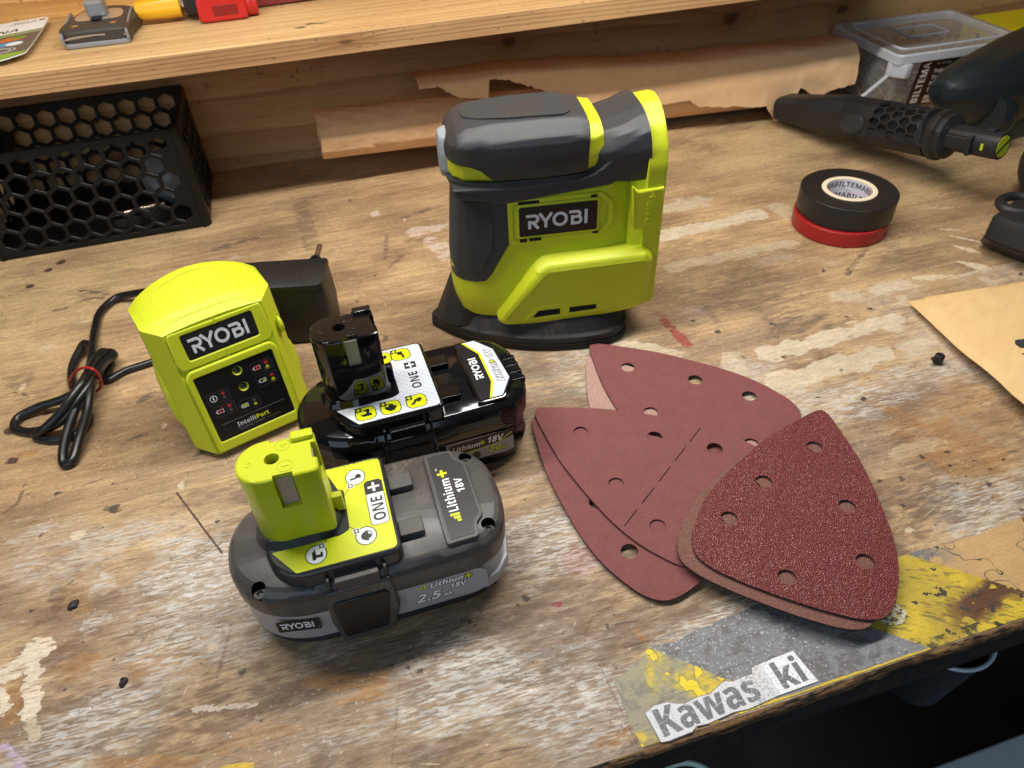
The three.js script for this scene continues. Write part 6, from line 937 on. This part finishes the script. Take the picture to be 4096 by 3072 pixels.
{
  const c = [[0.2845, -0.411], [0.50, -0.452], [0.345, -0.08], [0.56, -0.13]], n = 90, m = 60;
  const P = (u, v) => { const x = lerp(lerp(c[0][0], c[1][0], u), lerp(c[2][0], c[3][0], u), v), z = lerp(lerp(c[0][1], c[1][1], u), lerp(c[2][1], c[3][1], u), v); return [x + (v < 0.05 ? 0 : (fbm(v * 9, 3, 3) - 0.5) * 0.004 * (1 - u)) + (0.006 * Math.sin(Math.PI * clamp(v * 1.7)) * -(1 - u)), z + (fbm(u * 26, 8, 3) - 0.5) * 0.005 * (1 - v) + (u > 0.27 && u < 0.33 ? 0.0018 : 0) * (1 - v)]; };
  const hgt = (u, v) => 0.0045 + 0.0045 * sst(0, 0.25, v) * (1 - 0.5 * sst(0, 0.5, u)) + 0.004 * (fbm(u * 5 + 2, v * 7, 3) - 0.5) + 0.0007 * Math.abs(fbm(u * 16, v * 22 + u * 9, 3) - 0.5) * 6 * 0.3 - 0.0015 * sst(0.05, 0, v);
  const rows = []; for (let j = 0; j <= m; j++) { const top = [], bot = []; for (let i = 0; i <= n; i++) { const u = i / n, v = j / m, p = P(u, v), y = hgt(u, v), e = Math.min(1, Math.min(u, v, 1 - u, 1 - v) * 30); top.push(new THREE.Vector3(p[0], y + 0.0009 * e, p[1])); bot.push(new THREE.Vector3(p[0], Math.max(0.0006, y - 0.0004 - 0.0012 * e), p[1])); } rows.push(top.concat(bot.reverse()).reverse()); }
  const o = thing('paper_envelope', 'pale brown paper envelope with a black arrow mark at the right edge', 'envelope');
  part('envelope_paper', loft(rows, true, true, 0.8), std({ map: rep(kraft(91, [0.93, 0.80, 0.58], [0.85, 0.70, 0.47]), 0.2), roughness: 0.7 }), o);
  const glyph = (pts, r, cx, cz) => { const g = plan(pts.map((p) => [p[0] + cx, p[1] + cz]), r, 0, 0.0002); const q = g.attributes.position; for (let i = 0; i < q.count; i++) q.setY(i, q.getY(i) + 0.0002 + surf(q.getX(i), q.getZ(i))); g.computeVertexNormals(); return g; };
  const surf = (x, z) => { let best = 9, y = 0.01; for (let j = 0; j <= m; j += 1) for (let i = 0; i <= n; i += 1) { const v = rows[j][rows[j].length - 1 - i], d = (v.x - x) ** 2 + (v.z - z) ** 2; if (d < best) { best = d; y = v.y; } } return y; };
  const ink = std({ color: new THREE.Color(0.03, 0.03, 0.032), roughness: 0.8 });
  part('printed_mark', glyph([[0, 0], [-0.005, 0.001], [-0.0075, 0.005], [-0.007, 0.010], [-0.0025, 0.010], [-0.002, 0.006], [0.001, 0.004], [0.012, 0.002], [0.012, -0.003]], 0.001, 0.333, -0.357), ink, o);
  part('printed_mark', glyph([[-0.011, 0], [0.004, -0.004], [0.002, 0.0035], [0.005, 0.010], [0.0005, 0.011], [-0.0025, 0.004]], 0.0002, 0.334, -0.341), ink, o);
  shadow(o);
  const b = thing('plastic_plug', 'tiny black hollow plastic plug lying beside the envelope', 'plug', [0.277, 0, -0.3485], 0.3);
  part('plug_shell', new THREE.LatheGeometry([[0.0016, 0.0008], [0.0026, 0], [0.003, 0.0006], [0.003, 0.006], [0.0026, 0.0066], [0.0019, 0.0064], [0.0017, 0.003], [0, 0.003]].map((p) => new THREE.Vector2(...p)), 20), M.satin, b);
  part('plug_cross', mergeGeometries([box(-0.0022, 0.003, -0.0005, 0.0022, 0.0062, 0.0005, 0.0002), box(-0.0005, 0.003, -0.0022, 0.0005, 0.0062, 0.0022, 0.0002)]), M.satin, b); part('plug_tongue', box(-0.0058, 0.0035, -0.0012, -0.0026, 0.0058, 0.0012, 0.0004), M.satin, b); shadow(b);
  const crumb = (label, px, pz, r) => { const g = new THREE.IcosahedronGeometry(r, 2), q = g.attributes.position; for (let i = 0; i < q.count; i++) { const k = 0.6 + 0.9 * fbm(q.getX(i) / r * 1.6 + px * 90, q.getZ(i) / r * 1.6 + q.getY(i) / r, 2); q.setXYZ(i, q.getX(i) * k * 1.3, q.getY(i) * k * 0.6 + r * 0.4, q.getZ(i) * k); } g.computeVertexNormals(); const o2 = thing('plastic_crumb', label, 'crumb', [px, 0, pz], px * 9); part('crumb', g, M.satin, o2); shadow(o2); };
  crumb('tiny black plastic crumb on the bare wood at the lower left', CR[0][0], CR[0][1], 0.0021); crumb('tiny curled black crumb on the whitish wood below the lower left battery end', CR[1][0], CR[1][1], 0.0018);
}

// ---------------------------------------------------------------- stickers along the front edge
{
  const zone = { s0: 0.06, s1: 0.46, t0: 0.1, t1: 0.152 }, w = 2048, h = 266;
  const map = dtex(w, h, (i, j) => {
    const s = lerp(zone.s0, zone.s1, (i + 0.5) / w), t = lerp(zone.t0, zone.t1, (j + 0.5) / h), c0 = s + 1.1 * t;
    const n1 = fbm(s * 60, t * 60, 5), n2 = fbm(s * 240, t * 240, 4), n3 = fbm(s * 1700, t * 1700, 2), sc = fbm(s * 160 - t * 120, t * 700 + s * 420, 3);
    let alpha = 1;
    // torn outline
    const top = (s < 0.13 ? lerp(0.139, 0.1455, clamp((s - 0.075) / 0.05)) : 0.1468 + (s > 0.22 ? 0.002 : 0)) + (n1 - 0.5) * 0.006 + (n2 - 0.5) * 0.0016;
    if (t > top || s < 0.0745 + (t - 0.1) * 0.03 + (n1 - 0.5) * 0.0028 || t < 0.1036) alpha = 0;
    if (s < 0.1 && t > 0.134 + (s - 0.0745) * 0.35 + (n1 - 0.5) * 0.008) alpha = 0; // lost corner
    const yellow = [0.83, 0.72, 0.20], grey = [0.44, 0.44, 0.455];
    let c;
    if (c0 < 0.2535) { c = mix3([0.60, 0.575, 0.47], yellow, sst(0.44, 0.62, n1 + (t < 0.11 ? 0.12 : 0) + (s < 0.09 ? 0.05 : 0))); c = mix3(c, [0.46, 0.45, 0.42], sst(0.5, 0.66, n2) * 0.6); if (n2 > 0.66 && n1 > 0.5) c = [0.93, 0.82, 0.12]; if (t < 0.108 && s > 0.085 && s < 0.11 && n1 + n2 * 0.3 < 0.5) c = mix3(c, [0.52, 0.44, 0.36], 0.8); if (t < 0.1075 && s > 0.088 && s < 0.12 && n1 > 0.5) alpha = 0; }
    else if (c0 < 0.3305) { c = mix3(grey, [0.55, 0.55, 0.555], n1); c = mix3(c, [0.34, 0.33, 0.33], sst(0.5, 0.66, n2) * 0.55); const far = sst(0.21, 0.10, s) * sst(0.108, 0.135, t + 0.02); if (n3 > 0.82 - 0.09 * far) c = [0.72, 0.73, 0.74]; if (sc > 0.74) c = mix3(c, [0.6, 0.6, 0.6], 0.35); if (t < 0.1045 + (n2 - 0.5) * 0.001) c = yellow; }
    else if (c0 < 0.4035) { c = mix3(yellow, [0.70, 0.60, 0.22], sst(0.4, 0.65, n1) * 0.7); c = mix3(c, [0.36, 0.33, 0.24], sst(0.60, 0.75, sc) * 0.55); const st = sst(0.010, 0.004, Math.abs(t - 0.1165 - (s - 0.255) * 0.1 + (n1 - 0.5) * 0.012)) * sst(0.225, 0.25, s); if (st > 0) c = mix3(c, [0.33, 0.205, 0.16], st * (n2 > 0.62 ? 0.1 : 0.92)); if (t < 0.108 && n1 > 0.52 && s < 0.262) c = mix3(c, [0.20, 0.19, 0.17], 0.75 * sst(0.4, 0.6, n2)); if (n2 < 0.27) c = [0.24, 0.22, 0.19]; }
    else { c = mix3([0.82, 0.67, 0.45], [0.70, 0.57, 0.40], n1); const cr = Math.abs(fbm(s * 70 + 4, t * 70, 3) - 0.5); if (cr < 0.005 + 0.02 * sst(0.55, 0.75, n1)) c = [0.17, 0.18, 0.18]; c = mix3(c, grey, sst(0.025, 0.0, c0 - 0.4035) * sst(0.135, 0.147, t) * sst(0.35, 0.5, n2)); if (n3 > 0.78) c = mix3(c, [0.4, 0.35, 0.28], 0.5); }
    return [c[0] * (0.93 + 0.14 * n3), c[1] * (0.93 + 0.14 * n3), c[2] * (0.93 + 0.14 * n3), alpha];
  }, true, THREE.ClampToEdgeWrapping);
  const g = benchSheet(zone.s0, zone.s1, zone.t0, zone.t1, 0.00035, zone, 1, 1), q = new THREE.Mesh(g, std({ map, roughness: 0.55, alphaTest: 0.5, bumpMap: rep(T_MOTTLE, 0.3), bumpScale: 0.0002 }));
  q.name = 'hazard_tape'; scene.add(q); tag(q, 'scuffed yellow and grey striped hazard tape along the bench front edge', 'hazard tape'); q.receiveShadow = true;
  // torn lettering sticker
  const k = ctex(1024, 214, (c, W0, H0) => {
    c.clearRect(0, 0, W0, H0); c.fillStyle = '#d6d7db'; c.beginPath(); const P = [[0, 30], [70, 8], [150, 16], [190, 40], [240, 58], [330, 50], [400, 60], [452, 40], [520, 22], [560, 40], [640, 36], [690, 40], [706, 6], [860, 0], [1000, 0], [1024, 214], [760, 206], [560, 214], [470, 200], [300, 206], [236, 196], [200, 214], [60, 214], [10, 206]]; P.forEach((p, i) => (i ? c.lineTo(...p) : c.moveTo(...p))); c.closePath(); c.fill();
    c.save(); c.globalCompositeOperation = 'source-atop'; c.fillStyle = '#eceef2'; c.fillRect(772, 0, 252, 214); c.restore(); c.fillStyle = '#64656b'; c.font = 'bold 214px sans-serif'; c.textBaseline = 'alphabetic'; const wd = c.measureText('Kawasaki').width; c.save(); c.translate(26, 184); c.scale(962 / wd, 0.98); c.fillText('Kawas', 0, 0); const w5 = c.measureText('Kawasa').width; c.fillText('ki', w5, 0); c.lineWidth = 5; c.strokeStyle = '#6a6b71'; c.strokeText('Kawas', 0, 0); c.strokeText('ki', w5, 0); c.restore();
    c.globalCompositeOperation = 'source-atop'; c.fillStyle = '#a3a2a2'; for (let i = 0; i < 220; i++) c.fillRect(600 + rnd() * 140, rnd() * 214, 2 + rnd() * 14, 1 + rnd() * 6); 
    c.strokeStyle = 'rgba(200,200,204,.75)'; for (let i = 0; i < 60; i++) { c.lineWidth = 1 + rnd() * 4; const x = rnd() * W0, y = rnd() * H0; c.beginPath(); c.moveTo(x, y); c.lineTo(x + (rnd() - 0.5) * 160, y + (rnd() - 0.5) * 90); c.stroke(); }
    for (let i = 0; i < 2600; i++) { c.fillStyle = rnd() > 0.5 ? `rgba(90,86,82,${0.15 + 0.35 * rnd()})` : `rgba(225,225,228,${0.2 + 0.4 * rnd()})`; c.fillRect(rnd() * W0, rnd() * H0, 1 + rnd() * 9, 1 + rnd() * 4); }
    c.strokeStyle = 'rgba(60,56,52,.8)'; c.lineWidth = 6; c.beginPath(); P.forEach((p, i) => (i ? c.lineTo(...p) : c.moveTo(...p))); c.closePath(); c.stroke();
  });
  const kz = new THREE.PlaneGeometry(0.0775, 0.0162).rotateX(-Math.PI / 2).rotateY(BA + 0.045), kp = W(0.1208, 0.1120, 0.0007); kz.translate(kp.x, kp.y, kp.z);
  const ks = new THREE.Mesh(kz, std({ map: k, roughness: 0.5, alphaTest: 0.5 })); ks.name = 'torn_sticker'; scene.add(ks); tag(ks, 'torn grey and white lettering sticker on the hazard tape', 'sticker'); ks.receiveShadow = true;
  const rz = new THREE.CircleGeometry(0.0075, 40).scale(1, 0.8, 1).rotateX(-Math.PI / 2).rotateY(BA), rp = W(0.2107, 0.1238, 0.0007); rz.translate(rp.x, rp.y, rp.z);
  const rs = new THREE.Mesh(rz, std({ roughness: 0.5, map: dtex(256, 256, (i, j) => { const n = fbm(i / 22 + j / 60, j / 20 - i / 40, 4), m2 = fbm(i / 8, j / 30, 3); return n > 0.56 ? [0.85, 0.85, 0.80] : n > 0.46 ? [0.86, 0.76, 0.30] : m2 > 0.5 ? [0.2, 0.2, 0.2] : [0.5, 0.47, 0.35]; }) })); rs.name = 'round_sticker'; scene.add(rs); tag(rs, 'small worn round sticker by the red sanding sheet corner', 'sticker'); rs.receiveShadow = true;
}

// ---------------------------------------------------------------- below the bench edge
{
  const fl = new THREE.Mesh(new THREE.BoxGeometry(5, 0.05, 5).translate(0.3, -0.875, 0), std({ roughness: 0.75, color: 0xffffff, map: rep(dtex(256, 256, (i, j) => mix3([0.24, 0.20, 0.195], [0.36, 0.30, 0.28], tileNoise(14, 5)(i, j))), 1) })); fl.name = 'floor'; fl.userData.kind = 'structure'; scene.add(fl);
  const uvT = fl.geometry.attributes.uv; for (let i = 0; i < uvT.count; i++) uvT.setXY(i, uvT.getX(i) * 5, uvT.getY(i) * 5);
  const b = thing('pale_board', 'pale blue-grey board on the floor at the lower right corner', 'board');
  part('board_top', plan([[0.40, -0.2925], [0.80, -0.399], [0.80, 0.1], [0.40, 0.1]], 0.004, -0.63, -0.6, 0.003), std({ color: 0xffffff, roughness: 0.6, map: rep(dtex(256, 256, (i, j) => mix3([0.78, 0.83, 0.88], [0.88, 0.91, 0.94], tileNoise(12, 5)(i, j))), 0.2) }), b); shadow(b);
  const cup = (name, label, x, z, r, y0, y1, col) => { const o = thing(name, label, 'tub', [x, 0, z]); part('wall', new THREE.LatheGeometry([[r * 0.7, y0], [r * 0.98, y1 - 0.004], [r * 0.98, y1 - 0.003], [r * 0.92, y1 - 0.003], [r * 0.7, y0 + 0.01]].map((p) => new THREE.Vector2(...p)), 60), std({ color: new THREE.Color(0.02, 0.022, 0.028), roughness: 0.6 }), o); part('rim', new THREE.LatheGeometry([[r, y1 - 0.0035], [r + 0.0016, y1 - 0.002], [r + 0.0012, y1], [r - 0.0015, y1], [r - 0.002, y1 - 0.003]].map((p) => new THREE.Vector2(...p)), 60), phy({ color: col, roughness: 0.35 }), o); part('contents', cyl(r * 0.93, r * 0.93, 0.002, 40).translate(0, y1 - 0.022, 0), std({ color: new THREE.Color(0.03, 0.035, 0.045), roughness: 0.7 }), o); shadow(o); };
  cup('plastic_tub', 'pale blue plastic tub rim showing under the bench edge on the right', 0.351, -0.2975, 0.036, -0.34, -0.25, new THREE.Color(0.62, 0.74, 0.85));
  cup('plastic_tub', 'pale green plastic tub under the bench at the bottom of the picture', 0.112, -0.178, 0.026, -0.34, -0.25, new THREE.Color(0.55, 0.72, 0.66));
}
// lamp above the bench, out of view, placed to light the bench top
{
  const o = thing('unseen_bench_lamp', 'long unseen lamp above the bench, out of view, placed to light the bench top', 'lamp', W(LAMP.s, LAMP.t, LAMP.y + 0.003), BA);
  part('lamp_diffuser', new THREE.BoxGeometry(LAMP.len, 0.003, LAMP.wid).translate(0, 0.0015, 0), std({ color: 0xffffff, emissive: new THREE.Color(1, 0.93, 0.83), emissiveIntensity: 2 }), o);
  part('lamp_housing', box(-LAMP.len / 2 - 0.01, 0.0035, -LAMP.wid / 2 - 0.006, LAMP.len / 2 + 0.01, 0.04, LAMP.wid / 2 + 0.006, 0.004), std({ color: 0xcccccc, roughness: 0.5 }), o);
}
renderer.render(scene, camera);
